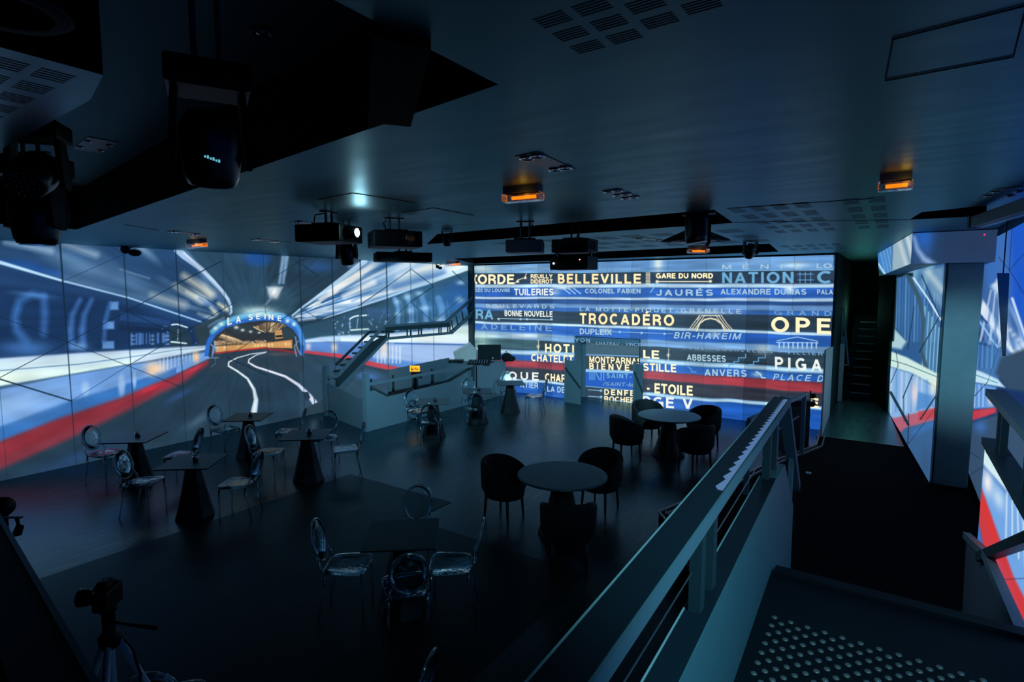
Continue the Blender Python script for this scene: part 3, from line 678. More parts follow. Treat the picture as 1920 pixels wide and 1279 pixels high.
TXT = [
 ('ORDE',896,964,515,515,532.5,532.5,'c',L_,{}), ('C',889.8,895,515,515,532.5,532.5,'c',L_,{}),
 ('REUILLY',995,1036,514.5,514.5,522,522,'c',L_,{}), ('DIDEROT',995,1036,524,524,531.6,531.6,'c',L_,{}),
 ('BELLEVILLE',1046,1202,514,514,531.5,531.5,'o',T_,dict(sp=1.1)), ('GARE DU NORD',1230,1337,512.6,512.6,521.8,521.8,'c',R_,dict(off=.03)),
 ('NATION',1354,1488,511,510,530.8,530.8,'b',R_,dict(sp=1.1)), ('C',1532,1558,509,508,531,531,'b',R_,{}),
 ('SÉE DU LOUVRE',891,956,541.5,541.5,547.5,547.5,'l',L_,{}), ('TUILERIES',964,1038,541.5,541.5,553.6,553.6,'w',L_,{}),
 ('COLONEL FABIEN',1097,1201,541.5,541.5,550,550,'l',T_,{}), ('JAURÈS',1230,1337,543,543,554.5,554.5,'l',R_,dict(sp=1.2)),
 ('ALEXANDRE DUMAS',1351,1512,542,542,552,552.6,'l',R_,{}), ('PALA',1532,1562,543,543,552,552,'l',R_,{}),
 ('RA',892,925,580.5,580.5,598,599,'b',L_,{}), ('BONNE NOUVELLE',946,1036,582,584,592.5,594.5,'w',L_,{}),
 ('ADELEINE',902,1035,607.5,610,617,621,'f',L_,dict(sp=1.3,off=.012)), ('BOULEVARDS',911,1039,570,571.5,577,578.5,'l',L_,dict(sp=1.3,off=.01)),
 ('LA MOTTE-PIQUET-GRENELLE',1087,1390,576,579.5,583,588.5,'l',T_,dict(sp=1.3,off=.012)),
 ('TROCADÉRO',1087,1264,587.6,590.5,607,611,'o',T_,dict(sp=1.15)), ('DUPLEIX',1087,1147,616,618,626.5,628,'l',T_,{}),
 ('BIR-HAKEIM',1263,1387,623,625,634.5,636.8,'l',R_,dict(it=.3,off=.012,sp=1.1)), ('OPE',1446,1558,594.5,598,622,626,'c',R_,dict(sp=1.25)),
 ('GRAND',1452,1559,582,583.5,590,592.5,'f',R_,dict(sp=1.5,off=.01)), ('BARBES-ROCHECHOUART',1046,1201,502.5,502.5,508.5,508,'f',T_,dict(sp=1.15,off=.012)),
 ('RIVOLI',995,1038,503,503,510,510,'f',L_,dict(it=.3,off=.012)), ('MÉNIL',1354,1503,496.5,495.5,504.5,504,'l',R_,dict(sp=2,off=.012)), ('LO',1531,1560,494,494,503,503,'l',R_,{}),
 ('GARE DE LYON',1006,1106,632,635,639,642.5,'f',L_,dict(sp=1.15,off=.012)), ('CHATEAU - VINCENNES',1117,1228,641,644.5,646,650,'f',T_,dict(off=.01)),
 ('HOT',1022,1068,644.5,646,661,662.5,'c',L_,dict(sp=1.15)), ('I',1073,1076,647,647,661.5,661.5,'c',L_,{}),
 ('CHATELET',996,1075,664,667,677,681,'c',L_,{}), ('QUE',953,1010,697,699,711,713.5,'w',L_,dict(sp=1.3)), ('CHAR',1022,1061,700,703,714,717,'c',L_,{}),
 ('NTIER',976,1009,716,718,726,729,'l',L_,{}), ('LA DE',1026,1059,724,726,734,737,'l',L_,{}),
 ('LE',1206,1236,656,658,671,673,'c',R_,{}), ('STILLE',1206,1268,681,683.5,695,698,'c',R_,{}),
 ('ABBESSES',1288,1361,664.5,667,675.5,679,'l',R_,{}), ('PIGA',1453,1541,669.5,674,691.5,696.5,'w',R_,dict(sp=1.35)),
 ('ANVERS',1321,1400,692,694,704,707,'l',R_,dict(sp=1.1)), ('PLACE D',1449,1543,701,704,712.5,716,'l',R_,dict(it=.3,off=.01,sp=1.15)),
 ('ROME - COURCELLES - VILLIERS',1281,1555,649.5,661,654.5,667.5,'f',R_,dict(sp=1.25,off=.012)),
 ('- ETOILE',1213,1299,718,724,736,742,'c',R_,{}), ('RGE V',1204,1299,743,748,761,768,'w',R_,dict(sp=1.1)), ('RE',1472,1535,743,748,758,765,'c',R_,dict(sp=2.3,off=.03)),
]
for s, x0, x1, t0, t1, b0, b1, m, par, kw in TXT: letter(s, x0, x1, t0, t1, b0, b1, m, parent=par, **kw)
for s, x0, x1, t0, t1, b0, b1, m, kw in [('MONTPARNAS',1105,1203,668,672,680,684,'c',dict(off=.018)),('BIENVE',1105,1180,681,684,692,695.5,'c',dict(sp=1.4)),('SAINT-',1137,1184,699.5,701.5,708.5,710.5,'b',dict(sp=1.15)),
    ('/SAINT-MI',1130,1190,716,718,723,725.5,'f',dict(it=.3,off=.01)),('DENFE',1133,1190,730,732.5,740,743,'c',dict(sp=1.2)),('ROCHER',1133,1190,743,745.5,752.5,755.5,'c',{})]:
    letter(s, x0, x1, t0, t1, b0, b1, m, Y=YD, parent=wd_, **kw)
for ch, cx, cy, hh, ww, rr in [('L',430.5,603,12,8,-.35),('A',447,599.5,11,9,-.25),('S',470,595,10,8,-.1),('E',484,593.5,10,7,0),('I',497,593.5,10,2.5,0),('N',508,594.5,10,9,.08),('E',524,597,10,7,.18)]:
    letter(ch, cx-ww/2, cx+ww/2, cy-hh/2-rr*-ww/2, cy-hh/2+rr*ww/2, cy+hh/2-rr*ww/2, cy+hh/2+rr*ww/2, 'w', wallx=XL, parent=wl)
_cache.clear()

# ================================================================ surfaces
M_FLOOR = tinted('dark_wood_floor', (26,42,46), (.5,.82,.95), .27, 1.5, 1.0, wood=True)
M_FLOOR2 = tinted('dark_matt_dance_floor', (18,25,28), (.45,.75,.85), .38, 1.42, .75, wood=True)
M_CEIL = tinted('ceiling_paint', (8,21,25), (.45,.8,.9), .36, 1.42, .42, stretch=(1,6,1))
M_VOID = mat('ceiling_void', (4,6,9), .9, spec=.1)
M_SLOT = mat('slot_shadow_grey', (7,17,21), .8)
M_CARPET = mat('black_carpet', (10,17,20), .95, spec=.05, noise=.3, scale=60, bump=.2)
M_PLAT = mat('dark_platform_vinyl', (14,22,28), .6, spec=.3, noise=.3, scale=5)
M_PANEL = mat('grey_lacquered_panel', (98,132,148), .55, spec=.3, noise=.06, scale=3)
M_PANEL_D = mat('dark_grey_panel', (46,70,80), .55, spec=.3)
M_GREEN = mat('dark_green_wall', (16,44,42), .8, spec=.2)
M_STEEL = mat('brushed_steel', (120,150,160), .3, metal=.8, noise=.2, scale=20, stretch=(1,1,8))
M_BLACK = mat('black_plastic', (10,11,13), .5, spec=.2)
M_BLACKM = mat('black_metal', (18,18,20), .35, spec=.5)
M_GREYP = mat('grey_plastic', (84,110,120), .5)
M_WHITE = mat('white_metal_edge', (160,200,208), .4)

def fl(name, pts, z, m, t=.1):
    return obj(name, prism(BM(), [(p[0], p[1], z-t) for p in pts], (0, 0, t)), m)
tag(fl('floor', [(-12.2,-3),(2.5,-3),(2.5,20.3),(-12.2,20.3)], 0, M_FLOOR), 'dark wooden main floor', kind='structure')
tag(fl('floor', [(-7.32,.2),(-2.6,.2),(-2.6,5.2),(-5.13,5.2),(-5.13,5.95),(-7.32,5.95)], .006, M_FLOOR2, .006), 'darker matt floor area in the middle', kind='structure')
# ceiling with its recesses
from mathutils.geometry import tessellate_polygon
A4 = [tuple(onZ(*q, H)[:2]) for q in ((1705,412),(1728,398),(1850,385),(1850,405))]
HOLES = [([(-1.28,1.78),(-8.75,2.87),(-8.76,1.2),(-2.75,.98),(-2.4,.9),(-2.4,-1.5),(-1.28,-1.5)], .48, True), ([tuple(onZ(*q, H)[:2]) for q in ((1339,393),(820,439),(800,458),(1375,418))], .6, False),
         ([tuple(onZ(*q, H)[:2]) for q in ((1443,457),(850,485),(890,495),(1460,472))], .6, False), (A4, .5, False)]
outer = [(-12.2,-3),(2.5,-3),(2.5,20.3),(-12.2,20.3)]
loops = [[Vector((x, y, H)) for x, y in outer]]+[[Vector((x, y, H)) for x, y in h] for h, _, _ in HOLES]
flat = [v for l in loops for v in l]; tri = tessellate_polygon(loops)
ce = obj('ceiling', ([tuple(v) for v in flat], [], [tuple(t) for t in tri]), M_CEIL)
tag(ce, 'dark painted ceiling with recessed channels', kind='structure')
for h, d, lit in HOLES:
    bm = BM(); a = [bm.verts.new((x, y, H)) for x, y in h]; b = [bm.verts.new((x, y, H+d)) for x, y in h]; n = len(h)
    for i in range(n): bm.faces.new([a[i], a[(i+1) % n], b[(i+1) % n], b[i]])
    if not lit: bm.faces.new(b)
    tag(obj('ceiling', bm, M_VOID), 'black lining of a ceiling recess', kind='structure')
    if lit: tag(obj('ceiling', ([(x, y, H+d) for x, y in h], [], [tuple(range(n))]), tinted('recess_ceiling_paint', (5,11,15), (.4,.75,.85), .5, 1.4, .22)), 'upper ceiling inside the large recess', kind='structure')
# perforation groups cut in the ceiling plasterboard
bm = BM()
def slots(x0, y0, w_, l_, n, along='x'):
    for k in range(n):
        if along == 'x': box(bm, (x0, y0+k*l_/n, H-.0005), (x0+w_, y0+k*l_/n+l_/n*.45, H+.002))
        else: box(bm, (x0+k*w_/n, y0, H-.0005), (x0+k*w_/n+w_/n*.42, y0+l_, H+.002))
for i in range(4):
    for j in range(3): slots(-.9+i*.125, 1.42+j*.11-(0 if i < 2 else .02*i), .095, .075, 5)
for i in range(7):
    for j in range(5):
        if i in (4,): continue
        slots(-1.38+i*.19, 5.62+j*.62, .12, .42, 5)
for i in range(5):
    for j in range(2): slots(-1.75+i*.2, 10.9+j*.9, .13, .6, 5)
for i in range(9):
    for j in range(3): slots(-5.6+i*.45, 7.6+j*.9, .3, .5, 4)
for i in range(9):
    for j in range(4):
        x0 = -2.62-i*.21; y0 = .36+j*.13
        if y0+.11 < .93: slots(x0, y0, .14, .1, 5, 'y')
pf = obj('perforation_slots', bm, M_SLOT, ce); tag(pf, kind='structure')
bm = BM()
jl = [((597,375),(662,362)),((662,362),(776,380)),((754,399),(813,390)),((813,390),(888,404)),((1376,417),(1705,412)),((470,448),(545,454)),((233,421),(298,432)),((1365,391),(1640,372))]
for a, b in jl:
    a, b = onZ(*a, H-.002), onZ(*b, H-.002); bar(bm, tuple(a), tuple(b), .014, .004)
hp = [onZ(*q, H) for q in ((1660,150),(1675,72),(1925,8),(1900,105))]
for i in range(4): bar(bm, (*hp[i][:2], H-.003), (*hp[(i+1) % 4][:2], H-.003), .004, .004)
tag(obj('panel_joints', bm, M_SLOT, ce), kind='structure')
q = [onZ(x, y, 3.79) for x, y in ((690,243),(720,233),(770,238),(808,92),(700,70))]
fp = obj('hanging_black_board', prism(BM(), [tuple(v) for v in q], (0, 0, .03)), M_VOID)
tag(fp, 'black board at the corner of the large ceiling recess, hung just below it', 'board')

# walls that carry no film
def slab(name, p0, p1, z0, z1, m, t=.06, kind='structure', label=None, parent=None):
    d = Vector((p1[0]-p0[0], p1[1]-p0[1], 0)).normalized(); n = Vector((d.y, -d.x, 0))*t
    o = obj(name, prism(BM(), [(p0[0], p0[1], z0), (p1[0], p1[1], z0), (p1[0], p1[1], z1), (p0[0], p0[1], z1)], n), m, parent)
    if kind: tag(o, label, kind=kind)
    return o
LXW = wallX(889.5); RXW = wallX(1563)
slab('wall_back', (LXW-.03,YB+.9), (LXW-.03,YB), 0, H, M_PANEL_D, .05, label='return of the back wall at the left corner')
slab('wall_back', (XL,14.55), (LXW,14.55), 0, H, M_PANEL_D, .05, label='dark strip behind the back wall corner')
slab('wall_back', (LXW,YB+.03), (DX0,YB+.03), 0, HB, M_PANEL_D, -.05, label='solid back of the left film wall')
slab('wall_back', (DX1,YB+.03), (RXW,YB+.03), 0, HB, M_PANEL_D, -.05, label='solid back of the right film wall')
slab('wall_left', (XL-.03,-2), (XL-.03,14.55), 0, H, M_PANEL_D, -.05, label='solid back of the left film wall')
xa = onY(1078, HORIZON, YB)[0]; xb = onY(1203, HORIZON, YB)[0]
slab('trim_1', (xa,YB), (xa-.0,YB+.5), 0, DZ, M_PANEL, .03, label='left jamb of the doorway in the film wall')
slab('trim_2', (xb,YB+.5), (xb,YB), 0, DZ, M_PANEL_D, .03, label='right jamb of the doorway in the film wall')
obj_l = slab('trim_3', (xa,YB+.2), (xb,YB+.2), DZ-.16, DZ, M_PANEL, .06, label='lintel of the doorway in the film wall')
slab('wall_back', (xa,YD+.01), (onY(1101,HORIZON,YD)[0],YD+.01), 0, 1.8, M_PANEL, -.03, label='plain grey strip inside the doorway')
slab('wall_corridor', (RXW+.0,YB+.05), (RXW+.0,20), 0, H, M_GREEN, .05, label='left wall of the stair corridor')
slab('wall_corridor', (-1.3,19.8), (.5,19.8), 0, H+.2, M_GREEN, .05, label='dark green end wall of the stair corridor')
slab('wall_right', (-.3,20), (-.3,16.2), 0, H, M_GREEN, .05, label='dark green wall beside the stair')
slab('wall_right', (-.3,16.2), (-.02,14.9), 0, H, M_GREEN, .05, label='dark green wall before the stair')
slab('wall_front', (-12.2,-2.5), (2.5,-2.5), 0, H+.6, M_VOID, .05, label='black wall behind the viewpoint')
slab('wall_right', (1.25,11.3), (1.25,-2.5), 0, H, M_VOID, -.05, label='dark backing of the right wall')
# ================================================================ right side: film walls, column, soffit
PA, PB = (-.02, 14.9), (.52, 9.62)
def paint_r1(p):
    p.fan([(1600,400),(1780,400),(1780,560),(1720,600),(1600,560)], (1590,900), 31, 12, 2, (40,84,140), (96,150,190), (190,214,224), (.3,.85), 3)
    p.poly([(1600,560),(1700,510),(1775,640),(1775,760),(1600,700)], (44,88,140), 6)
    for k in range(16):
        xx = 1682+k*5.8; p.line([(xx,500+k*4),(xx-3,640)], [3,2], [(120,175,225),(84,136,200),(60,112,176)][k % 3], 1.6, .7)
    for k in range(12):
        xx = 1735+k*3.2; p.line([(xx,575+k*5),(xx-6,690+k*3)], 2.2, [(160,215,230),(70,130,180)][k % 2], 1, .8)
    p.line([(1712,520),(1740,560),(1768,606)], [3,3,4], (210,235,250), .9); p.line([(1702,516),(1722,556),(1732,600),(1728,660),(1745,720)], [9,8,7,7,9], (52,84,104), 1.4)
    p.poly([(1725,505),(1770,500),(1768,580),(1750,560)], (120,160,190), 5, .8); p.line([(1740,510),(1768,545)], 10, (196,214,218), 5, .7)
    p.poly([(1660,655),(1700,670),(1765,705),(1765,730),(1710,700),(1660,685)], (206,232,226), 2)
    p.poly([(1660,618),(1675,615),(1700,640),(1690,655),(1660,650)], (170,205,215), 3)
    p.line([(1660,672),(1700,684),(1770,712)], 1.4, (60,110,120), .7)
    p.poly([(1660,685),(1710,700),(1765,732),(1765,770),(1660,790)], (136,178,226), 3)
    for k in range(10): p.line([(1672+k*9.5,692+k*3),(1670+k*9.5,772)], 2.6, [(190,222,236),(84,140,200),(216,226,236)][k % 3], 2, .75)
    p.blob(1714, 738, 6, 24, (240,220,215), .8); p.poly([(1722,735),(1750,742),(1750,762),(1716,772)], (70,130,200), 3, .8); p.blob(1752,725,8,14,(230,235,210),.8)
    p.poly([(1660,780),(1678,784),(1715,775),(1755,764),(1755,788),(1720,798),(1695,804),(1690,812),(1660,800)], (178,96,118), 2.5)
    p.poly([(1722,772),(1756,765),(1756,782),(1722,790)], (196,60,66), 2, .8)
    p.poly([(1686,815),(1700,802),(1755,788),(1750,920),(1740,920)], (56,96,142), 3); p.line([(1715,810),(1750,795)], 10, (60,120,196), 6, .7)
    p.blob(1735, 870, 12, 30, (48,80,116), .6)
    G = (14,40,56)
    for pts, wd in [([(1760,596),(1724,660)],2.2),([(1728,516),(1762,594)],2),([(1702,655),(1714,575)],1.4),([(1684,686),(1670,718)],1.2),([(1711,703),(1693,746)],2),([(1670,736),(1703,796)],5),([(1755,742),(1726,786)],2.6),
        ([(1704,776),(1702,833)],1.6),([(1694,746),(1695,790)],1),([(1680,660),(1684,686)],1),([(1703,833),(1750,770)],.8),([(1700,640),(1676,612)],1)]: p.line(pts, wd, G, .6, .9)
    # plain dark part where the film stops
    p.poly([(1500,380),(1682,380),(1682,520),(1679,600),(1676,640),(1640,640),(1640,380)], (12,30,34), 1.5)
    p.poly([(1688,520),(1700,514),(1712,520),(1712,512),(1640,512),(1640,522)], (12,30,34), 1.5)
    p.poly([(1600,630),(1667,636),(1668,786),(1690,812),(1704,845),(1660,845),(1600,760)], (36,76,84), 1.5)
r1 = painted('wall_right', (*PA, W), (*PB, W), (*PB, 3.45), (*PA, 3.45), 260, 420, paint_r1, PICM, base=(52,92,140))
tag(r1, 'slanting right wall left of the column with blue tunnel film', kind='structure')
slab('wall_right', (PA[0]+.02,PA[1]), (PB[0]+.02,PB[1]), 0, H, M_PANEL_D, -.04, label='solid back of the slanting film wall')
X2 = 1.02
def paint_r2(p):
    p.poly([(1850,380),(1960,380),(1960,700),(1850,600)], (24,84,196), 4)
    p.poly([(1835,430),(1895,430),(1895,560),(1835,600)], (66,112,176), 8, .8)
    p.fan([(1880,520),(1920,640),(1960,700),(1885,680),(1846,640),(1830,600),(1850,540)], (1960,740), 41, 10, 2, (60,100,160), (130,170,215), (220,230,245), (.3,.8), 3)
    for k in range(8): p.line([(1858+k*4,545+k*2),(1838+k*9,640+k*2)], [3,5], [(200,220,240),(90,130,190)][k % 2], 1.8, .8)
    p.line([(1898,560),(1925,640)], 5, (200,220,245), 1.5); p.line([(1870,525),(1886,600)], 5, (205,225,240), 2, .8)
    for k in range(6): p.blob(1885+k*8, 610+k*9, 6, 5, (200,220,245), .7)
    p.line([(1835,600),(1862,640),(1872,652)], 3, (150,200,245), 1.2); p.line([(1838,592),(1850,605)], 4, (20,60,120), 1.2, .8)
    p.poly([(1820,640),(1872,655),(1890,690),(1870,715),(1820,690)], (62,110,170), 3)
    for k in range(8): p.line([(1834+k*4.5,640),(1832+k*4.5,690)], 2, [(96,160,205),(50,90,160)][k % 2], 1.2, .7)
    p.poly([(1876,670),(1960,640),(1960,740),(1890,730),(1866,700)], (46,70,96), 4)
    p.poly([(1820,690),(1840,697),(1872,712),(1885,727),(1820,716)], (190,225,240), 2); p.line([(1826,702),(1870,718)], 1.4, (60,120,160), .8)
    p.poly([(1820,716),(1868,726),(1868,764),(1820,768)], (96,150,220), 2.5)
    for k in range(6): p.line([(1828+k*4,722),(1827+k*4,762)], 2, [(190,215,240),(90,140,210)][k % 2], 1.2, .8)
    p.blob(1857, 748, 5, 12, (245,215,195), .9)
    p.poly([(1820,770),(1868,764),(1868,774),(1845,782),(1820,790)], (196,58,74), 2)
    p.poly([(1820,792),(1868,778),(1960,760),(1960,1100),(1800,1100)], (52,78,106), 4); p.blob(1838, 800, 12, 12, (60,110,190), .8, -.4)
    for pts, wd in [([(1898,426),(1892,508)],1.2),([(1872,482),(1894,508)],1.2),([(1894,508),(1925,560)],1.4),([(1894,505),(1925,470)],1.2),([(1824,746),(1852,716)],1.4),([(1876,640),(1852,716)],.6),([(1820,890),(1850,870)],1),([(1818,848),(1838,860)],1)]:
        p.line(pts, wd, (10,36,90) if pts[0][1] < 600 else (18,40,60), .6, .85)
r2 = painted('wall_right', (X2, 11.2, W), (X2, -1.5, W), (X2, -1.5, H-.1), (X2, 11.2, H-.1), 2, 420, paint_r2, PICM, ucurve=np.concatenate([np.linspace(0,.44,300), np.linspace(.45,1,20)]), base=(13,42,96))  # glowing film continued out of view to light the near balustrade
tag(r2, 'right wall beyond the column with vivid blue film', kind='structure')
# column and the box beam on it
M_COL = mat('column_lacquer', (104,134,142), .5, spec=.35)
bm = BM(); box(bm, (.56,9.6,W), (.935,9.74,3.395), .01)
col_ = obj('support_column', bm, M_COL); tag(col_, 'tall square grey column under the box beam', 'column', kind='thing')
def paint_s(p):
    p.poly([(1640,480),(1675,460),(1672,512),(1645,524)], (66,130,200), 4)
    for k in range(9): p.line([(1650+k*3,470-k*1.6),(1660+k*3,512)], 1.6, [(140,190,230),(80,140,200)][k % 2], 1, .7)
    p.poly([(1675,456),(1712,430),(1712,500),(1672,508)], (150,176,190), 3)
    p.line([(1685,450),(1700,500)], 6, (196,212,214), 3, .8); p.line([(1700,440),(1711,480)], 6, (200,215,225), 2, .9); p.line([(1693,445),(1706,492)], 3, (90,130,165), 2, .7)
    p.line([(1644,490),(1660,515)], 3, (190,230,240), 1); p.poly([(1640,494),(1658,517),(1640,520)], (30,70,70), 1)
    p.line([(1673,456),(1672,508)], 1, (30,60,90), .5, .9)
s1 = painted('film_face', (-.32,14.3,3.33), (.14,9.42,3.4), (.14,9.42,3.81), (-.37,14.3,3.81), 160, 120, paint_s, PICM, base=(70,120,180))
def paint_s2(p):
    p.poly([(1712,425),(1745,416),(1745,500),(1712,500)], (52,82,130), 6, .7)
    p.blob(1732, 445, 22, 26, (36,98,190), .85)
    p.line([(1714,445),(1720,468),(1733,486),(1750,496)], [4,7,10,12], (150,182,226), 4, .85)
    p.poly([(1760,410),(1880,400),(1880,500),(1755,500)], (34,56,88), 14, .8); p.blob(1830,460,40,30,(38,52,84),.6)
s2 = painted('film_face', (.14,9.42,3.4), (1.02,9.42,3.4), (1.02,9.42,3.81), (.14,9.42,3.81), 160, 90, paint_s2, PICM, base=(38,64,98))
bm = BM(); prism(bm, [(-.31,14.3,3.345),(.15,9.435,3.405),(1.01,9.435,3.405),(1.01,14.3,3.405)], (0,0,.405))
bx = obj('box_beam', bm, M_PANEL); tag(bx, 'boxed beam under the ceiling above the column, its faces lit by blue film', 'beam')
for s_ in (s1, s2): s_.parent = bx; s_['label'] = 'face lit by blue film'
bm = BM(); bar(bm, (1.0,9.44,3.6), (1.0,9.5,3.2), .03); 
# of a rolled screen along the right wall
P0, P1 = Vector((.60,7.1,3.70)), Vector((1.02,4.0,3.66))
t = empty('screen_housing', P0); tag(t, 'long grey roller screen housing under the ceiling at the right edge', 'screen housing')
bm = BM(); bar(bm, (0,0,0), P1-P0, .10, .10); obj('casing', bm, mat('housing_grey', (70,92,106), .45), t)
bm = BM(); bar(bm, (-.01,.01,0), (.004,-.03,0), .12, .12); obj('end_cap', bm, M_GREYP, t)
bm = BM(); bar(bm, Vector((.03,-.1,-.055)), (P1-P0)+Vector((.03,0,-.055)), .05, .012); obj('slot_lip', bm, M_WHITE, t)
# red status lamps
M_RED = mat('red_led', (60,5,10), .4, emit=(255,40,90), estr=2.5)
for i, (px_, py_) in enumerate(((1848,427),(1846,440))):
    c = onY(px_, py_, 9.36); bm = BM(); sphere(bm, tuple(c), .009, 10)
    o = obj('status_light', bm, M_RED, bx)
# edge-on board hanging before the right wall
q = [onY(x, y, 7.7) for x, y in ((1870,512),(1893,512),(1886,668),(1880,668))]
o = obj('hanging_panel', prism(BM(), [tuple(v) for v in q], (0,.03,0)), M_COL); o.name = 'hanging_board'; tag(o, 'narrow tapering grey board hung before the blue film right of the column', 'board')
bm = BM(); tube(bm, [tuple(q[0]*.5+q[1]*.5+np.array([0,.015,-.01])), ((q[0][0]+q[1][0])/2,7.715,H)], .006, 6); obj('suspension_rod', bm, M_BLACKM, o)
# balustrade on the right of the stairs
XR = .64
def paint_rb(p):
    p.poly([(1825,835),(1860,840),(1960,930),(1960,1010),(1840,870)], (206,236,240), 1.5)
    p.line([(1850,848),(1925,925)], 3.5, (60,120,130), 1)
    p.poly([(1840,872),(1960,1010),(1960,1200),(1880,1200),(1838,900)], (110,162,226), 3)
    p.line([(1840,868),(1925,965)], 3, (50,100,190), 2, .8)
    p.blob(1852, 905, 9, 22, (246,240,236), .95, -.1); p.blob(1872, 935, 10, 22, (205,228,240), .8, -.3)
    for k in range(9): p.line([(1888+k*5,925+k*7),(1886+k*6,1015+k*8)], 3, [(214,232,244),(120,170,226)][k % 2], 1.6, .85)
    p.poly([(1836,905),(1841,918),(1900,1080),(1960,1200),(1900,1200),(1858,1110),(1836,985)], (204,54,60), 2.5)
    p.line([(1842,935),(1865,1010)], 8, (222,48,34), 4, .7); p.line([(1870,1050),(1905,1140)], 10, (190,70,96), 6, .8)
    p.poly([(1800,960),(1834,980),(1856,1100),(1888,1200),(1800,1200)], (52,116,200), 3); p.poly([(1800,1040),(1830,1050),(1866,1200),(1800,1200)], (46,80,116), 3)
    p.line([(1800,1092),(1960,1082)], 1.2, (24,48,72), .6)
rb = empty('stair_balustrade', (XR, 5.7, W)); tag(rb, 'right stair balustrade with a strong red and blue film on its panel', 'balustrade')
def at0(o, root):
    M = Vector(root.location)
    for v in o.data.vertices: v.co -= M
    return o
pf_ = painted('panel', (XR,5.68,W), (XR,-1,W), (XR,-1,1.86), (XR,5.68,1.82), 220, 300, paint_rb, PICM, ucurve=np.concatenate([np.linspace(0,.46,230), np.linspace(.47,1,20)]), base=(50,90,150)); pf_.parent = rb; at0(pf_, rb); pf_['label'] = 'panel lit by red and blue film'  # film strip runs on unseen behind the view as extra foreground light
def part(name, bm, m, root, label=None, smooth=False):
    bm.verts.ensure_lookup_table()
    for v in bm.verts: v.co -= Vector(root.location)
    o = obj(name, bm, m, root, smooth)
    if label: o['label'] = label
    return o
bm = BM(); box(bm, (XR+.004,5.70,W), (XR+.08,-1,1.84)); part('panel_core', bm, M_PANEL_D, rb)
bm = BM(); box(bm, (XR-.02,5.72,1.83), (XR+.10,-1,1.88)); part('ledge', bm, M_PANEL_D, rb)
bm = BM(); box(bm, (XR-.02,5.72,2.22), (XR+.10,-1,2.27)); part('handrail', bm, M_PANEL, rb)
for yy in (5.35, 5.18, 4.3):
    bm = BM(); box(bm, (XR+.02,yy,1.88), (XR+.06,yy-.05,2.22)); part('post', bm, M_PANEL_D, rb)
bm = BM(); prism(bm, [tuple(onX(x, y, .58)) for x, y in ((1812,1005),(1850,1045),(1872,1110),(1915,1195),(1803,1170))], (.03,0,0))
part('wing_panel', bm, mat('blue_grey_panel', (84,104,124), .5), rb)
bm = BM(); bar(bm, onX(1812,1004,.58), onX(1850,1040,.58), .05, .05); bar(bm, onX(1850,1040,.58), onX(1915,1190,.58), .05, .05); part('lower_handrail', bm, M_PANEL, rb)
bm = BM(); bar(bm, onX(1838,1046,.575), onX(1935,1008,.62), .055, .06); part('cross_rail', bm, M_PANEL_D, rb)

# ================================================================ raised walkway, platform, stairs
RIM = [(-1.04,11.49),(-1.01,10.83),(-1.19,10.24),(-1.51,9.26),(-1.85,7.74),(-2.24,6.43),(-1.88,5.99),(-1.53,5.42),(-.55,4.2)]
pts = RIM+[(-.5,3.3),(.95,3.3),(.95,9.7),(.52,9.62),(.25,11.61)]
tag(fl('floor', pts, W, M_CARPET, .33), 'black carpet of the raised walkway', kind='structure')
tag(fl('floor', [(-1.08,11.56),(.25,11.61),(-.02,14.9),(-.3,16.2),(-.3,20),(-1.3,20),(-1.17,15.47)], W, M_FLOOR, .3), 'dark wooden landing before the stair', kind='structure')
bm = BM(); bar(bm, (-.98,11.57,W+.004), (.25,11.61,W+.004), .03, .012); tag(obj('trim_4', bm, M_STEEL), 'metal strip between carpet and wooden landing', kind='structure')
bm = BM()
for a, b in zip(RIM, RIM[1:]):
    bar(bm, (*a, W+.012), (*b, W+.012), .025, .03); d = Vector((b[0]-a[0], b[1]-a[1])).normalized(); n = Vector((-d.y, d.x))*.09
    s_ = Vector(a)+n if True else 0; e_ = Vector(b)+n
    bar(bm, (s_.x, s_.y, W+.012), (e_.x, e_.y, W+.012), .02, .03)
tag(obj('trim_5', bm, mat('nosing_metal', (130,140,146), .4, metal=.5)), 'double metal edge of the raised walkway', kind='structure')
# upper platform and stair flight
tag(fl('floor', [(-2.6,-2.4),(1.2,-2.4),(1.2,3.4),(-.5,3.4),(-.5,.3),(-2.6,.45)], 1.45, M_PLAT, .12), 'dark upper platform', kind='structure')
bm = BM(); box(bm, (-.49,3.33,1.452), (.62,3.41,1.472)); tag(obj('trim_6', bm, M_PLAT), 'raised nosing strip at the platform edge', kind='structure')
st = empty('carpeted_steps', (0, 3.4, W)); tag(st, 'black carpeted steps from the upper platform down to the walkway', 'stairs')
bm = BM(); n = 6
for k in range(n): box(bm, (-.48,3.4+k*.22,W), (.58,3.62+k*.22,1.45-(k+1)*1.1/(n+1)))
part('treads', bm, M_CARPET, st)
# tactile studs
ts = empty('tactile_paving', (-.4, 2.875, 1.45)); tag(ts, 'field of round tactile studs on the dark upper platform', 'tactile paving')
bm = BM(); lathe(bm, [(.0135,0),(.0135,.003),(.011,.006),(.006,.008),(0.001,.0085)], 14); s0 = obj('stud', bm, mat('stud_metal', (120,126,128), .35, metal=.3), ts, smooth=True); s0.location = (0,0,0)
cnt = 1
for j in range(14):
    for i in range(14):
        x = i*.0715+(.0357 if j % 2 else 0)-.005*j*0; y = -j*.0405
        if (i, j) == (0, 0) or cnt >= 98: continue
        px_, py_ = pix(np.array([-.41+x, 2.875+y, 1.45]))
        if py_ > 1290 or px_ > 1925: continue
        o = s0.copy(); COL.objects.link(o); o.parent = ts; o.location = (x, y, 0); cnt += 1
ts.location = (-.41, 2.875, 1.45)

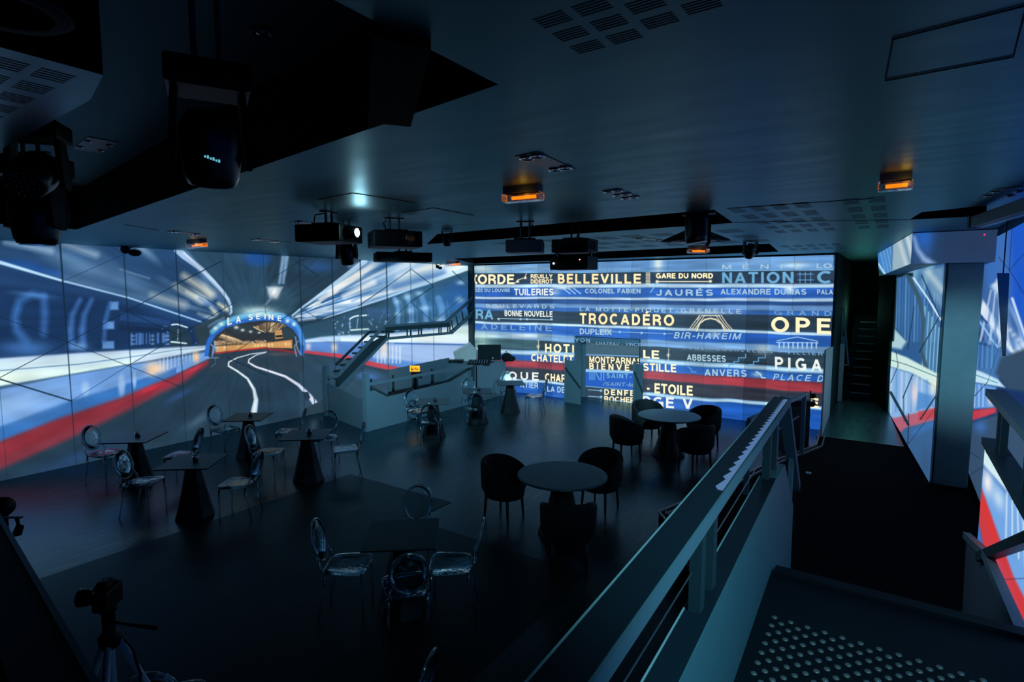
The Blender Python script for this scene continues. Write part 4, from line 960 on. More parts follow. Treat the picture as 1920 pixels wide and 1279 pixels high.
# balustrade of the upper platform (rotated slightly in plan)
def bx_(y): return -.405-.037*(y-.6)
rl = empty('platform_balustrade', (bx_(.2), .2, 1.45)); tag(rl, 'big grey balustrade with wide handrail in the right foreground', 'balustrade')
def lin(bm, y0, y1, xo0, xo1, z0, z1, z0b=None, z1b=None):
    z0b = z0 if z0b is None else z0b; z1b = z1 if z1b is None else z1b
    prism_pts = [(bx_(y0)+xo0,y0,z0),(bx_(y0)+xo1,y0,z0),(bx_(y0)+xo1,y0,z1),(bx_(y0)+xo0,y0,z1)]
    far = [(bx_(y1)+xo0,y1,z0b),(bx_(y1)+xo1,y1,z0b),(bx_(y1)+xo1,y1,z1b),(bx_(y1)+xo0,y1,z1b)]
    a = [bm.verts.new(p) for p in prism_pts]; b = [bm.verts.new(p) for p in far]
    bm.faces.new(a[::-1]); bm.faces.new(b)
    for i in range(4): bm.faces.new([a[i], a[(i+1) % 4], b[(i+1) % 4], b[i]])
    return bm
M_RAIL = mat('handrail_dark_lacquer', (24,42,54), .45, spec=.3)
bm = BM(); lin(bm, -.2, 4.0, -.10, 0, 2.30, 2.345); part('handrail', bm, M_PANEL, rl)
bm = BM(); lin(bm, -.2, 3.98, -.097, -.008, 2.345, 2.349); part('handrail_cap', bm, M_RAIL, rl)
bm = BM(); lin(bm, -.2, 3.98, -.102, -.098, 2.335, 2.351); part('rail_edge', bm, M_WHITE, rl)
bm = BM(); lin(bm, 3.97, 5.02, -.07, 0, 2.28, 2.33, 1.40, 1.47); part('sloping_handrail', bm, M_PANEL, rl)
bm = BM()
P = [(-.2,1.25),(3.4,1.25),(4.42,.40),(4.52,.9),(4.5,1.45),(3.82,1.95),(3.4,1.975),(-.2,1.975)]
a = [bm.verts.new((bx_(y), y, z)) for y, z in P]; b = [bm.verts.new((bx_(y)-.08, y, z)) for y, z in P]
bm.faces.new(a); bm.faces.new(b[::-1])
for i in range(len(P)): bm.faces.new([a[i], a[(i+1) % len(P)], b[(i+1) % len(P)], b[i]])
part('panel', bm, mat('pale_grey_panel', (86,132,144), .5, spec=.4, noise=.08, scale=2), rl)
bm = BM(); lin(bm, -.2, 3.4, -.082, -.002, 1.976, 1.982); part('ledge', bm, M_RAIL, rl)
bm = BM(); lin(bm, -.2, 3.4, -.088, -.082, 1.96, 1.984); part('ledge_edge', bm, M_WHITE, rl)
for y0 in (.55, 1.80, 1.97, 3.35, 3.62):
    bm = BM(); lin(bm, y0, y0+.055, -.07, -.03, 1.95, 2.31); part('post', bm, M_PANEL_D, rl)
bm = BM(); lin(bm, 4.55, 4.62, -.05, -.02, W, 1.80); part('post', bm, M_PANEL, rl)
bm = BM(); tube(bm, [(bx_(-.2)-.06,-.2,2.12),(bx_(3.9)-.06,3.9,2.12)], .0022, 6); part('wire', bm, M_STEEL, rl)
# saw-tooth film light on the handrail, laid on as a glowing strip
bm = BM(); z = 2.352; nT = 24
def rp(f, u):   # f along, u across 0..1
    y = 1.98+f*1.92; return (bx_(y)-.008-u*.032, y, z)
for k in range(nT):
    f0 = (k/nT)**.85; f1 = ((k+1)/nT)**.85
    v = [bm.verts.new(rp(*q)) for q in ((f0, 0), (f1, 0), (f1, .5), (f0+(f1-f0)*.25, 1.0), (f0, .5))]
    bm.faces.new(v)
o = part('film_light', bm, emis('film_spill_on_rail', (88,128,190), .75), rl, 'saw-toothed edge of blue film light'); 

# balustrade of the platform at the left foreground
lr = empty('platform_balustrade', (-2.2,.48,1.45)); tag(lr, 'dark balustrade top crossing the bottom left corner', 'balustrade')
q0, q1 = Vector((-3.2,.60,2.34)), Vector((-.75,.31,2.34))
bm = BM(); d = (q1-q0).normalized(); n = Vector((d.y,-d.x,0))
prism(bm, [q0, q1, q1+n*.2, q0+n*.2], (0,0,-.04)); part('handrail', bm, mat('handrail_black', (22,25,30), .5), lr)
bm = BM(); bar(bm, q0+Vector((0,0,.003)), q1+Vector((0,0,.003)), .012, .012); part('rail_edge', bm, M_STEEL, lr)
bm = BM(); bar(bm, q0+n*.22+Vector((0,0,-.1)), q1+n*.22+Vector((0,0,-.1)), .02, .05); part('wooden_edge', bm, mat('brown_wood', (70,36,24), .5), lr)
bm = BM(); prism(bm, [q0+n*.1, q1+n*.1, q1+n*.1-Vector((0,0,.85)), q0+n*.1-Vector((0,0,.85))], n*.04); part('panel', bm, M_BLACK, lr)

# guard rail beside the walkway
gr = empty('guard_rail', (-1.2,10.24,W)); tag(gr, 'slim dark guard rail at the walkway edge before the film wall', 'railing')
bm = BM(); bar(bm, onZ(1512,738,1.35), onZ(1404,788,1.35), .05, .05); part('top_rail', bm, M_PANEL, gr)
e = onZ(1508,740,1.35); bm = BM(); box(bm, (e[0]-.03,e[1]-.03,W), (e[0]+.03,e[1]+.03,1.34)); part('post', bm, M_PANEL, gr)
e = onZ(1404,788,1.35); bm = BM(); box(bm, (e[0]-.03,e[1]-.03,W), (e[0]+.03,e[1]+.03,1.34)); part('post', bm, M_PANEL, gr)
e0 = onZ(1508,762,1.35)
bm = BM(); bar(bm, (e[0]+.05,e[1],1.0), (-1.2,10.0,1.0), .02, .02); part('middle_rail', bm, M_PANEL_D, gr)

# low wall and balustrade structure at the corridor
cw = empty('corridor_balustrade', (-1.1,12,W)); tag(cw, 'pale low partition at the right end of the film wall', 'partition')
bm = BM(); prism(bm, [(-1.0,11.6,W),(-1.1,15.4,W),(-1.1,15.4,1.75),(-1.0,11.6,1.95)], (-.03,0,0)); part('side_panel', bm, mat('pale_teal_panel', (150,186,186), .5), cw)
bm = BM(); box(bm, (-1.13,15.6,W), (-.96,15.66,1.75)); part('end_panel', bm, MATS['pale_teal_panel'], cw)
ub = empty('stair_railing', (-1.1,15.7,1.2)); tag(ub, 'grey railing around the stair opening behind the film wall', 'railing')
def yq(x, y, Y=15.75): return tuple(onY(x, y, Y))
for nm, P in (('upper_panel', ((1560,577),(1571,577),(1571,629),(1560,629))), ('upper_panel', ((1572.5,577),(1580,577),(1580,629),(1572.5,629))), ('lower_panel', ((1558,631),(1585,631),(1583,683),(1558,683)))):
    bm = BM(); prism(bm, [yq(*p) for p in P], (0,.05,0)); part(nm, bm, M_PANEL, ub)
for a, b, nm in (((1560,553.5),(1582,553.5),'top_rail'), ((1571.5,554),(1571,578),'post'), ((1578,554),(1577.5,578),'post'), ((1582,577),(1591,686),'sloping_rail'), ((1558,683.5),(1592,684.5),'bottom_rail')):
    bm = BM(); bar(bm, yq(*a), yq(*b), .035, .035, upv=(0,1,0)); part(nm, bm, M_PANEL, ub)
# stair going up
su = empty('rising_staircase', (-.65,15.9,W)); tag(su, 'dark flight of stairs rising in the corridor', 'stairs')
bm = BM()
for k in range(11): box(bm, (-.95,15.95+k*.28,W), (-.36,16.23+k*.28,W+.18*(k+1)))
part('treads', bm, mat('stair_black', (12,13,14), .8), su)
for k in range(10):
    bm = BM(); box(bm, (-.80,15.935+k*.28,W+.18*(k+1)-.012), (-.42,15.965+k*.28,W+.18*(k+1)+.008)); part('nosing', bm, M_STEEL, su)
gq = [onZ(x, y, W+.004) for x, y in ((1563,756),(1600,754),(1601,768),(1562,768))]
vt = empty('floor_grille', gq[0]); tag(vt, 'small floor grille at the foot of the corridor stair', 'grille')
bm = BM()
for k in range(10): 
    f = k/10; a = gq[0]*(1-f)+gq[1]*f; b = gq[3]*(1-f)+gq[2]*f; bar(bm, tuple(a), tuple(b), .018, .008)
part('bars', bm, M_STEEL, vt)

# doorway leaves in the film wall
for nm, P, yy, lab in (('a', (1060,1088,678,756), 13.2, 'left grey gate leaf standing open in the film wall doorway'), ('b', (1188,1204,690,766), 13.2, 'right grey gate leaf standing open in the film wall doorway')):
    g = empty('gate_leaf', tuple(onZ(P[0], P[3], 0))); tag(g, lab, 'gate', 'gate leaves of the film wall doorway')
    p0 = onZ(P[0], P[3]-2, 0); p1 = onZ(P[1], P[3]+3, 0); dd = np.array([p1[0]-p0[0], p1[1]-p0[1], 0])
    bm = BM(); prism(bm, [tuple(p0), tuple(p1), (p1[0],p1[1],1.15), (p0[0],p0[1],1.15)], (.0,.04,0)); part('leaf', bm, M_PANEL, g)
    bm = BM(); bar(bm, (p0[0],p0[1]-.03,.95), (p1[0]+.02,p1[1]-.03,.45), .02, .04); part('handle_bar', bm, M_PANEL_D, g)
    bm = BM(); box(bm, (p0[0]-.02,p0[1]-.03,0), (p0[0]+.03,p0[1]+.03,1.2)); part('post', bm, M_PANEL, g)
# ================================================================ partition enclosure and stair in the far left corner
EX = -9.25
en = empty('partition_enclosure', (-9.25, 8.05, 0)); tag(en, 'grey panelled enclosure with rails in the far left corner', 'partition')
def XZ(x, y, X=EX): return tuple(onX(x, y, X))
P = [(0 and 0)]
y0, y1, y2 = 8.05, 11.7, 13.0
bm = BM(); prism(bm, [(EX,y0,0),(EX,y2+.2,0),(EX,y2+.2,1.0),(EX,y1,1.0),(EX,y1,.72),(EX,y0+.55,.66),(EX,y0+.2,.86),(EX,y0,.86)], (-.05,0,0)); part('side_panel', bm, M_PANEL, en)
bm = BM(); box(bm, (EX-.12,y0-.06,0), (EX+.02,y0+.04,1.24)); part('corner_post', bm, M_PANEL, en)
bm = BM(); bar(bm, (EX-.02,y0,1.02), (EX-.02,y1,1.02), .05, .06); part('handrail', bm, M_PANEL, en)
bm = BM(); box(bm, (EX-.05,y1-.04,.6), (EX+.01,y1+.04,1.05)); part('post', bm, M_PANEL_D, en)
bm = BM(); bar(bm, (EX-.03,y0+.05,.98), (EX-.03,y0+.6,.68), .04, .04); part('brace', bm, M_PANEL_D, en)
fl_ = onZ(613,779,0)
bm = BM(); prism(bm, [(EX-.1,y0,0),(fl_[0],fl_[1],0),(fl_[0],fl_[1],.80),(EX-.1,y0,.66)], (0,.05,0)); part('front_panel', bm, M_PANEL, en)
bm = BM(); box(bm, (fl_[0]-.06,fl_[1]-.05,0), (fl_[0]+.06,fl_[1]+.06,1.22)); part('corner_post', bm, M_PANEL, en)
bm = BM(); box(bm, (EX-.02,y0+.02,0),(EX-.0,y0+.03,.02)); bm.free()
# inner partition with the counter
IX = -10.35
p_ = [XZ(x, y, IX) for x, y in ((729,694),(805,677),(805,745),(729,752))]
bm = BM(); prism(bm, [(IX,p_[0][1],0),(IX,12.0,0),(IX,12.0,p_[1][2]),(IX,p_[0][1],p_[0][2])], (-.05,0,0)); part('inner_panel', bm, M_PANEL, en)
bm = BM(); prism(bm, [(IX,12.0,0),(EX,y1+.1,0),(EX,y1+.1,.99),(IX,12.0,1.0)], (0,.05,0)); part('inner_panel', bm, M_PANEL, en)
for yy in (8.9, 9.6, 10.3, 11.0):
    bm = BM(); box(bm, (EX-.9,yy,0),(EX-.86,yy+.04,.95)); part('baluster', bm, M_PANEL_D, en)
bm = BM(); box(bm, (-10.35,11.85,0), (EX-.06,13.25,.98)); en2 = empty('counter', (-9.8,12.4,0)); tag(en2, 'dark counter at the right end of the corner enclosure, carrying the equipment', 'counter'); part('counter_body', bm, M_PANEL, en2)
# corner stair rails along the left wall
SX = -11.05
sr = empty('corner_stair', (SX, 8.5, 0)); tag(sr, 'grey metal stair with slanted rails rising in the far left corner', 'stairs')
def S3(x, y, X=SX): return tuple(onX(x, y, X))
bm = BM(); prism(bm, [S3(*q) for q in ((632,712),(690,648),(716,632),(726,628),(725,636),(632,733))], (-.05,0,0)); part('side_panel', bm, M_PANEL_D, sr)
for nm, seq, wd in (('handrail', ((617,708),(632,706),(720.6,611.5),(845,603)), .06), ('lower_rail', ((617,734),(631,732.5),(725,635),(845,624.5)), .07), ('handrail', ((836,603.5),(889,557)), .07), ('lower_rail', ((845,624.5),(889,585)), .09)):
    bm = BM()
    for a, b in zip(seq, seq[1:]): bar(bm, S3(*a), S3(*b), wd, wd)
    part(nm, bm, M_PANEL, sr)
bm = BM(); bar(bm, S3(630,684,-11.5), S3(693,622,-11.5), .05, .05); bar(bm, S3(693,622,-11.5), S3(738,622,-11.5), .05, .05); part('wall_rail', bm, M_PANEL_D, sr)
bm = BM(); bar(bm, S3(723,616), S3(843,609), .05, .12); part('deck_edge', bm, M_PANEL_D, sr)
for px_ in (724.5,729,763.5,770,785,790,823,827,839.5,843.5):
    bm = BM(); bar(bm, S3(px_,613-(px_-724)*.05), S3(px_,633-(px_-724)*.08), .03, .03); part('baluster', bm, M_PANEL_D, sr)
for a, b in (((636,702),(636,730)),((693,642),(699,658)),((697,640),(703,655)),((846,600),(850,620)),((855,592),(859,612)),((866,583),(869,603)),((876,574),(880,593))):
    bm = BM(); bar(bm, S3(*a), S3(*b), .03, .03); part('baluster', bm, M_PANEL_D, sr)
bm = BM()
for k in range(8):
    y_ = 8.75+k*.2; box(bm, (SX-.5,y_,.86+k*.132), (SX-.06,y_+.2,.90+k*.132))
part('treads', bm, M_PANEL_D, sr)
# exit sign on its black pole
es = onX(778,692,-9.75); t = empty('exit_sign', (es[0], es[1], 0)); tag(t, 'small glowing orange exit sign on a thin black pole inside the corner enclosure', 'sign')
bm = BM(); box(bm, (es[0]-.02,es[1]-.02,0), (es[0]+.02,es[1]+.02,1.0)); part('pole', bm, M_BLACK, t)
bm = BM(); v = rt*.12
c0 = np.array([es[0],es[1],1.10]); prism(bm, [tuple(c0-v-[0,0,.07]), tuple(c0+v-[0,0,.07]), tuple(c0+v+[0,0,.07]), tuple(c0-v+[0,0,.07])], tuple(-fw*[.04,.04,0])); part('sign_box', bm, mat('exit_orange', (120,60,10), .4, emit=(255,165,20), estr=1.6), t)
bm = BM(); o3 = fw*[1,1,0]*.046
for a, b, cc, dd in ((-.085,-.035,-.04,.0),(-.085,-.06,0,.04),(-.02,.0,-.03,.03),(.02,.045,-.035,.035),(.06,.085,-.04,.01)):
    q = [c0+rt*a+np.array([0,0,cc]), c0+rt*b+np.array([0,0,cc]), c0+rt*b+np.array([0,0,dd]), c0+rt*a+np.array([0,0,dd])]
    prism(bm, [tuple(k-o3) for k in q], tuple(-fw*[.004,.004,0]))
part('pictogram', bm, mat('sign_brown', (90,40,5), .5), t)
point('exit_sign_glow', tuple(c0-fw*[.15,.15,0]-np.array([0,0,.02])), .9, (1,.35,.05))

# equipment on the counter
t = empty('monitor', (onY(917,HORIZON,12.75)[0],12.75,.985), .6); tag(t, 'black flat monitor standing at the right end of the counter', 'monitor')
bm = BM(); box(bm, (-.33,-.02,.06), (.33,.03,.50), .008); obj('screen', bm, M_BLACK, t)
bm = BM(); box(bm, (-.04,0,.015), (.04,.04,.08)); box(bm, (-.14,-.08,0), (.14,.10,.015)); obj('stand', bm, M_BLACK, t)
bm = BM(); lathe(bm, [(.012,0),(.012,.01)], 10, (.1,-.03,.12), 'y'); obj('power_light', bm, emis('white_led', (220,235,255), 1.5), t)
t = empty('control_desk', (onY(897,HORIZON,12.15)[0],12.15,.985), .5); tag(t, 'black mixing desk with tilted face on the counter beside the monitor', 'mixing desk')
bm = BM(); prism(bm, [(-.3,-.12,0),(-.3,.14,0),(-.3,.14,.12),(-.3,-.12,.04)], (.6,0,0)); obj('case', bm, M_BLACK, t)
bm = BM()
for i in range(8):
    for j in range(3): box(bm, (-.27+i*.07,-.09+j*.08,.05+j*.022), (-.25+i*.07,-.07+j*.08,.085+j*.022))
obj('faders', bm, M_GREYP, t)
kb = onX(842,672,-10.28)
t = empty('flat_black_case', (onY(844,HORIZON,12.1)[0],12.1,.985), -1.0); tag(t, 'flat black case lying at the left end of the counter', 'case')
bm = BM(); box(bm, (-.14,-.35,0), (.14,.35,.07), .01); obj('body', bm, M_BLACK, t); bm = BM(); box(bm, (-.135,-.34,.07),(.135,.34,.078)); obj('lid', bm, M_BLACKM, t)
t = empty('document_hood', (onY(872,HORIZON,12.55)[0],12.55,.985), .6); tag(t, 'pale angled plastic hood on the counter catching the film light', 'hood')
M_HOOD = mat('pale_plastic', (196,206,206), .4)
bm = BM(); prism(bm, [(-.3,0,0),(.3,0,0),(.34,0,.28),(.1,0,.52),(-.36,0,.26)], (0,.3,0)); obj('shell', bm, M_HOOD, t)
bm = BM(); prism(bm, [(-.37,-.01,.26),(.1,-.01,.53),(.12,-.01,.50),(-.33,-.01,.24)], (0,.32,0)); obj('upper_flap', bm, mat('pale_edge', (230,236,236), .4), t)
t = empty('black_bag', (onY(950,HORIZON,13.08)[0],13.08,.985)); tag(t, 'slumped black bag lying at the far right end of the counter', 'bag')
bm = BM(); sphere(bm, (0,0,.13), .16, 14, (1,1.1,.8)); sphere(bm, (.05,.16,.08), .12, 12, (1,1.2,.7)); obj('body', bm, mat('black_cloth', (12,12,14), .9), t, True)
bm = BM(); tube(bm, [(-.1,0,.2),(-.02,0,.30),(.08,0,.22)], .012, 8); obj('strap', bm, mat('black_cloth', (12,12,14), .9), t)

# speaker and lamp stand behind the guard rail
sp_ = onZ(1491,850,0); t = empty('bass_speaker', (onY(1490,770,11.6)[0], 11.6, 0), YAW); tag(t, 'tall black speaker cabinet between the guard rail and the film wall', 'speaker')
bm = BM(); box(bm, (-.19,-.2,0), (.19,.2,1.0), .015); obj('cabinet', bm, M_BLACK, t)
bm = BM(); box(bm, (-.16,-.21,.1), (.16,-.2,.9)); obj('grille', bm, mat('speaker_mesh', (20,21,24), .7, noise=.5, scale=120), t)
bm = BM(); box(bm, (-.19,-.2,1.001), (.19,.2,1.03)); obj('top_cover', bm, M_PANEL, t)
t = empty('effect_light_stack', (onY(1517,790,12.0)[0],12.0,0)); tag(t, 'stand of small black effect lights beside the tall speaker', 'stage light')
bm = BM(); tube(bm, [(0,0,.02),(0,0,1.12)], .012, 10); obj('stand', bm, M_BLACKM, t)
bm = BM(); lathe(bm, [(.15,0),(.15,.02),(.02,.04)], 18); obj('base', bm, M_BLACKM, t)
for k, z in enumerate((1.02, .86, .62, .38)):
    bm = BM(); lathe(bm, [(.02,-.08),(.045,-.07),(.055,.02),(.055,.05),(.045,.06)], 16, (.04*(1 if k < 2 else -1),0,z), 'y'); h = obj('lamp_head', bm, M_BLACKM, t, True)
bm = BM(); bar(bm, (-.08,0,.94), (.08,0,.94), .015, .02); obj('crossbar', bm, M_BLACKM, t)
# loose kit on the walkway seen through the balustrade
c = onZ(1290,1085,W); t = empty('tool_pile', c); tag(t, 'small heap of metal clamps and cables seen through the balustrade', 'tools')
for k in range(4):
    a = k*.8+.3; bm = BM(); tube(bm, [(.02*k,.03*k,.015+.012*k), (.02*k+.2*math.cos(a),.03*k+.2*math.sin(a),.03+.012*k)], .014, 8); obj('clamp', bm, M_STEEL if k % 2 else M_GREYP, t)
bm = BM(); tube(bm, [(.16*math.cos(q*.5),.12*math.sin(q*.5),.012+.002*q) for q in range(22)], .008, 6); obj('cable', bm, M_BLACK, t)
c = onZ(1516,887,W+.003); t = obj('floor_marker', box(BM(), (-.035,-.045,0), (.035,.045,.006)), M_WHITE); t.location = c; tag(t, 'small pale square marker stuck on the black carpet', 'marker')

# ================================================================ furniture
M_CLEAR = glass_mat('clear_polycarbonate', (.88,.93,.95), (.7,.93,1.0), 1.5, .07, 1.1)
M_CLEAR2 = glass_mat('clear_polycarbonate_edge', (.86,.93,.95), (.75,.95,1.0), 1.6, .12, 2.4)
M_CUP = glass_mat('clear_glass', (.8,.9,.92), (.8,1,1), 1.7, .08, 3.0)
M_TOP = tinted('table_top_black', (28,34,38), (.5,.8,.9), .4, 1.4, .8); M_CONE = mat('table_base_black', (12,12,13), .45, spec=.35)
def make_clear():
    r = empty('clear_chair', (0,0,0))
    bm = BM(); n = 20; ol = []
    for k in range(n*2):
        a = math.pi*k/n; c_, s_ = math.cos(a), math.sin(a); e = 2/5
        x = .2*abs(c_)**e*(1 if c_ > 0 else -1); y = (.20+.02*(x/.2))*abs(s_)**e*(1 if s_ > 0 else -1); ol.append((x, y))
    rings = []
    for z, sc in ((.435,.97),(.44,1.0),(.462,1.0),(.468,.97),(.462,.86),(.456,.4)): rings.append([bm.verts.new((x*sc, y*sc, z)) for x, y in ol])
    for A, B in zip(rings, rings[1:]):
        for k in range(len(A)): bm.faces.new([A[k], A[(k+1) % len(A)], B[(k+1) % len(A)], B[k]])
    bm.faces.new(rings[-1]); bm.faces.new(rings[0][::-1]); obj('seat', bm, M_CLEAR, r, True)
    def bk(a, sc=1.0): return (-.225-.09*(math.sin(a)*sc+1)/2, .160*math.cos(a)*sc, .69+.195*math.sin(a)*sc)
    bm = BM(); A = [2*math.pi*k/28 for k in range(28)]
    fr = [[bm.verts.new((p[0]+dx, p[1], p[2])) for p in [bk(a, sc) for a in A]] for sc, dx in ((.93,.006),(.6,.012),(.2,.014))]
    br_ = [[bm.verts.new((p[0]+dx, p[1], p[2])) for p in [bk(a, sc) for a in A]] for sc, dx in ((.93,-.004),(.6,.002),(.2,.004))]
    for L in (fr, br_):
        for P_, Q_ in zip(L, L[1:]):
            for k in range(28): bm.faces.new([P_[k], P_[(k+1) % 28], Q_[(k+1) % 28], Q_[k]])
        bm.faces.new(L[-1])
    for k in range(28): bm.faces.new([fr[0][k], br_[0][k], br_[0][(k+1) % 28], fr[0][(k+1) % 28]])
    obj('backrest', bm, M_CLEAR, r, True)
    bm = BM(); tube(bm, [bk(a) for a in A], .010, 8, closed=True)
    for s_ in (-1, 1): tube(bm, [(-.19,.15*s_,.44),(-.215,.16*s_,.50),bk(-math.pi/2+s_*.95)], .012, 8)
    obj('back_frame', bm, M_CLEAR2, r, True)
    for sx, sy in ((1,1),(1,-1),(-1,1),(-1,-1)):
        bm = BM(); tube(bm, [(.17*sx,.165*sy,.44),(.175*sx,.168*sy,.3),(.18*sx-(.06 if sx < 0 else 0),.17*sy,.006)], [.015,.013,.008], 8); obj('leg', bm, M_CLEAR2, r, True)
    return r
def make_tub():
    r = empty('tub_chair', (0,0,0)); M_UP = mat('black_upholstery', (20,20,24), .75, spec=.3, noise=.2, scale=40, bump=.15); M_LEG = mat('black_wood_leg', (10,9,9), .5)
    bm = BM(); n = 26; L = []
    for k in range(n+1):
        a = math.radians(48+264*k/n); h = .80-.17*(abs(k/n-.5)*2)**2.2
        px_, py_ = math.cos(a), math.sin(a)
        ro, ri = .315, .245
        if abs(k/n-.5)*2 > .72: f = (abs(k/n-.5)*2-.72)/.28; ro += .02*f; ri += .015*f
        L.append([bm.verts.new(q) for q in ((px_*(ro-.07),py_*(ro-.07),.30),(px_*(ro-.01),py_*(ro-.01),.42),(px_*ro,py_*ro,h-.05),(px_*(ro-.012),py_*(ro-.012),h-.012),(px_*(ro+ri)/2,py_*(ro+ri)/2,h),(px_*(ri+.012),py_*(ri+.012),h-.012),(px_*ri,py_*ri,h-.05),(px_*(ri-.015),py_*(ri-.015),.42))])
    m_ = len(L[0])
    for A_, B_ in zip(L, L[1:]):
        for k in range(m_-1): bm.faces.new([A_[k], A_[k+1], B_[k+1], B_[k]])
    bm.faces.new(L[0]); bm.faces.new(L[-1][::-1]); obj('backrest', bm, M_UP, r, True)
    bm = BM(); g = 24; R_ = []
    for z, sc in ((.29,.85),(.30,.93),(.38,.98),(.44,1.0),(.47,.96),(.478,.8)):
        R_.append([bm.verts.new((min(.29, .275*sc*math.cos(2*math.pi*k/g)+.02), .262*sc*math.sin(2*math.pi*k/g), z)) for k in range(g)])
    for A_, B_ in zip(R_, R_[1:]):
        for k in range(g): bm.faces.new([A_[k], A_[(k+1) % g], B_[(k+1) % g], B_[k]])
    bm.faces.new(R_[-1]); bm.faces.new(R_[0][::-1]); obj('seat', bm, M_UP, r, True)
    for sx, sy in ((1,1),(1,-1),(-1,1),(-1,-1)):
        bm = BM(); tube(bm, [(.17*sx,.17*sy,.32),(.19*sx,.185*sy,.0)], [.024,.013], 8); obj('leg', bm, M_LEG, r, True)
    return r
def make_square():
    r = empty('square_table', (0,0,0)); bm = BM(); box(bm, (-.335,-.335,.735), (.335,.335,.752), .003); obj('tabletop', bm, M_TOP, r)
    bm = BM(); lathe(bm, [(.25,0),(.25,.015),(.215,.12),(.15,.40),(.105,.62),(.10,.70),(.12,.734)], 8); obj('pedestal', bm, M_CONE, r); return r
def make_round():
    r = empty('round_table', (0,0,0)); bm = BM(); lathe(bm, [(.54,.722),(.555,.728),(.56,.74),(.556,.75),(.54,.752)], 64); obj('tabletop', bm, tinted('round_top_grey', (52,76,86), (.5,.85,1.0), .38, 1.45, .8), r)
    bm = BM(); lathe(bm, [(.30,0),(.30,.015),(.24,.14),(.17,.38),(.13,.58),(.16,.70),(.2,.721)], 28); obj('pedestal', bm, M_CONE, r, True); return r
def make_cup():
    r = empty('candle_glass', (0,0,0)); bm = BM(); n = 16
    lathe(bm, [(.030,0),(.036,.003),(.040,.07),(.036,.072),(.032,.01)], n); obj('glass', bm, M_CUP, r, True)
    bm = BM(); lathe(bm, [(.026,.008),(.026,.03)], 12); obj('candle', bm, mat('candle_wax', (120,125,125), .6), r); return r
RTA = math.atan2(rt[1], rt[0]); U = Vector((rt[0], rt[1], 0)); V_ = Vector((-rt[1], rt[0], 0))
TB = [(-9.72,3.76,'farthest left of the row by the tunnel film'),(-7.69,3.64,'in front with a glass, left of the room centre'),(-9.6,5.55,'standing below the white lane line of the tunnel film'),(-7.64,5.38,'left of the corner enclosure front post'),
      (-3.74,3.63,'nearest to the viewpoint, bare and barely lit'),(-7.78,8.5,'in front of the long side of the corner enclosure'),(-7.78,9.98,'middle one of the three along the enclosure'),(-7.78,11.3,'farthest, beside the end of the enclosure')]
tables = []; cups = []
proto_t = make_square(); proto_c = make_cup()
for i, (x, y, l) in enumerate(TB):
    o = proto_t if i == 0 else copy_tree(proto_t); o.location = (x, y, 0); o.rotation_euler = (0,0,RTA+math.radians(5))
    tag(o, 'black square pedestal table '+l, 'table', 'square black tables'); tables.append(o)
CUPL = {0:'farthest left table by the tunnel film',1:'front left table',2:'table below the white lane line',3:'table left of the enclosure post',5:'table at the long side of the enclosure',6:'middle table along the enclosure'}
first = True
for i, l in CUPL.items():
    o = proto_c if first else copy_tree(proto_c); first = False; x, y, _ = TB[i]; o.location = (x+.02, y+.03, .752); tag(o, 'small clear candle glass on the square '+l, 'candle glass', 'glasses on the square tables')
def fac(x, y, tx, ty): return math.atan2(ty-y, tx-x)
proto = make_clear()
bk_ = EYEV+ray(762,1066)*4.9; dv = np.array([-3.74,3.63])-bk_[:2]; CN = bk_[:2]+dv/np.hypot(*dv)*.03
CB = onZ(809,1219,.9)[:2]+np.array([math.cos(RTA+2.9), math.sin(RTA+2.9)])*.31
CL = onZ(274,1258,.9)[:2]+np.array([math.cos(RTA+1.9), math.sin(RTA+1.9)])*.31
CH = [(-10.28,3.55,0,None,'left of the farthest left square table'),(-9.18,4.18,0,None,'right of the farthest left square table'),(-8.30,3.28,1,None,'left of the front left square table'),(-7.20,3.98,1,None,'right of the front left square table, seat catching light'),
      (-10.22,5.45,2,None,'left of the table below the white lane line'),(-9.1,6.02,2,None,'right of the table below the white lane line'),(-8.2,5.05,3,None,'left of the table before the enclosure post'),(-7.30,5.86,3,None,'right of the table before the enclosure post'),
      (-8.15,6.1,3,None,'behind the table before the enclosure post'),(-4.17,3.34,4,None,'left of the nearest dark square table'),(-3.37,3.90,4,None,'right of the nearest dark square table'),(-4.12,4.18,4,None,'behind the nearest dark square table'),
      (*CN,4,None,'before the nearest dark square table'),(*CB,None,RTA+2.9,'alone at the bottom edge in the dark'),(-8.3,8.6,5,None,'behind the table at the long side of the enclosure'),(-7.45,8.05,5,None,'before the table at the long side of the enclosure'),
      (-8.32,10.4,6,None,'behind the middle table along the enclosure'),(-7.45,9.5,6,None,'before the middle table along the enclosure'),(-8.2,11.8,7,None,'behind the farthest table at the enclosure end'),(-7.2,11.5,7,None,'right of the farthest table at the enclosure end'),
      (*CL,None,RTA+1.9,'beside the tripod at the bottom left edge')]
for i, (x, y, ti, a, l) in enumerate(CH):
    o = proto if i == 0 else copy_tree(proto); o.location = (x, y, 0)
    o.rotation_euler = (0,0, a if a is not None else fac(x, y, TB[ti][0], TB[ti][1])); tag(o, 'clear plastic chair with round back, '+l, 'chair', 'clear plastic chairs')
rr = make_round(); rr.location = (-3.33,5.98,0); tag(rr, 'round grey table in front with three black tub chairs', 'table', 'round tables')
r2_ = copy_tree(rr); r2_.location = (-3.33,9.98,0); tag(r2_, 'round grey table farther back with four black tub chairs', 'table', 'round tables')
proto = make_tub()
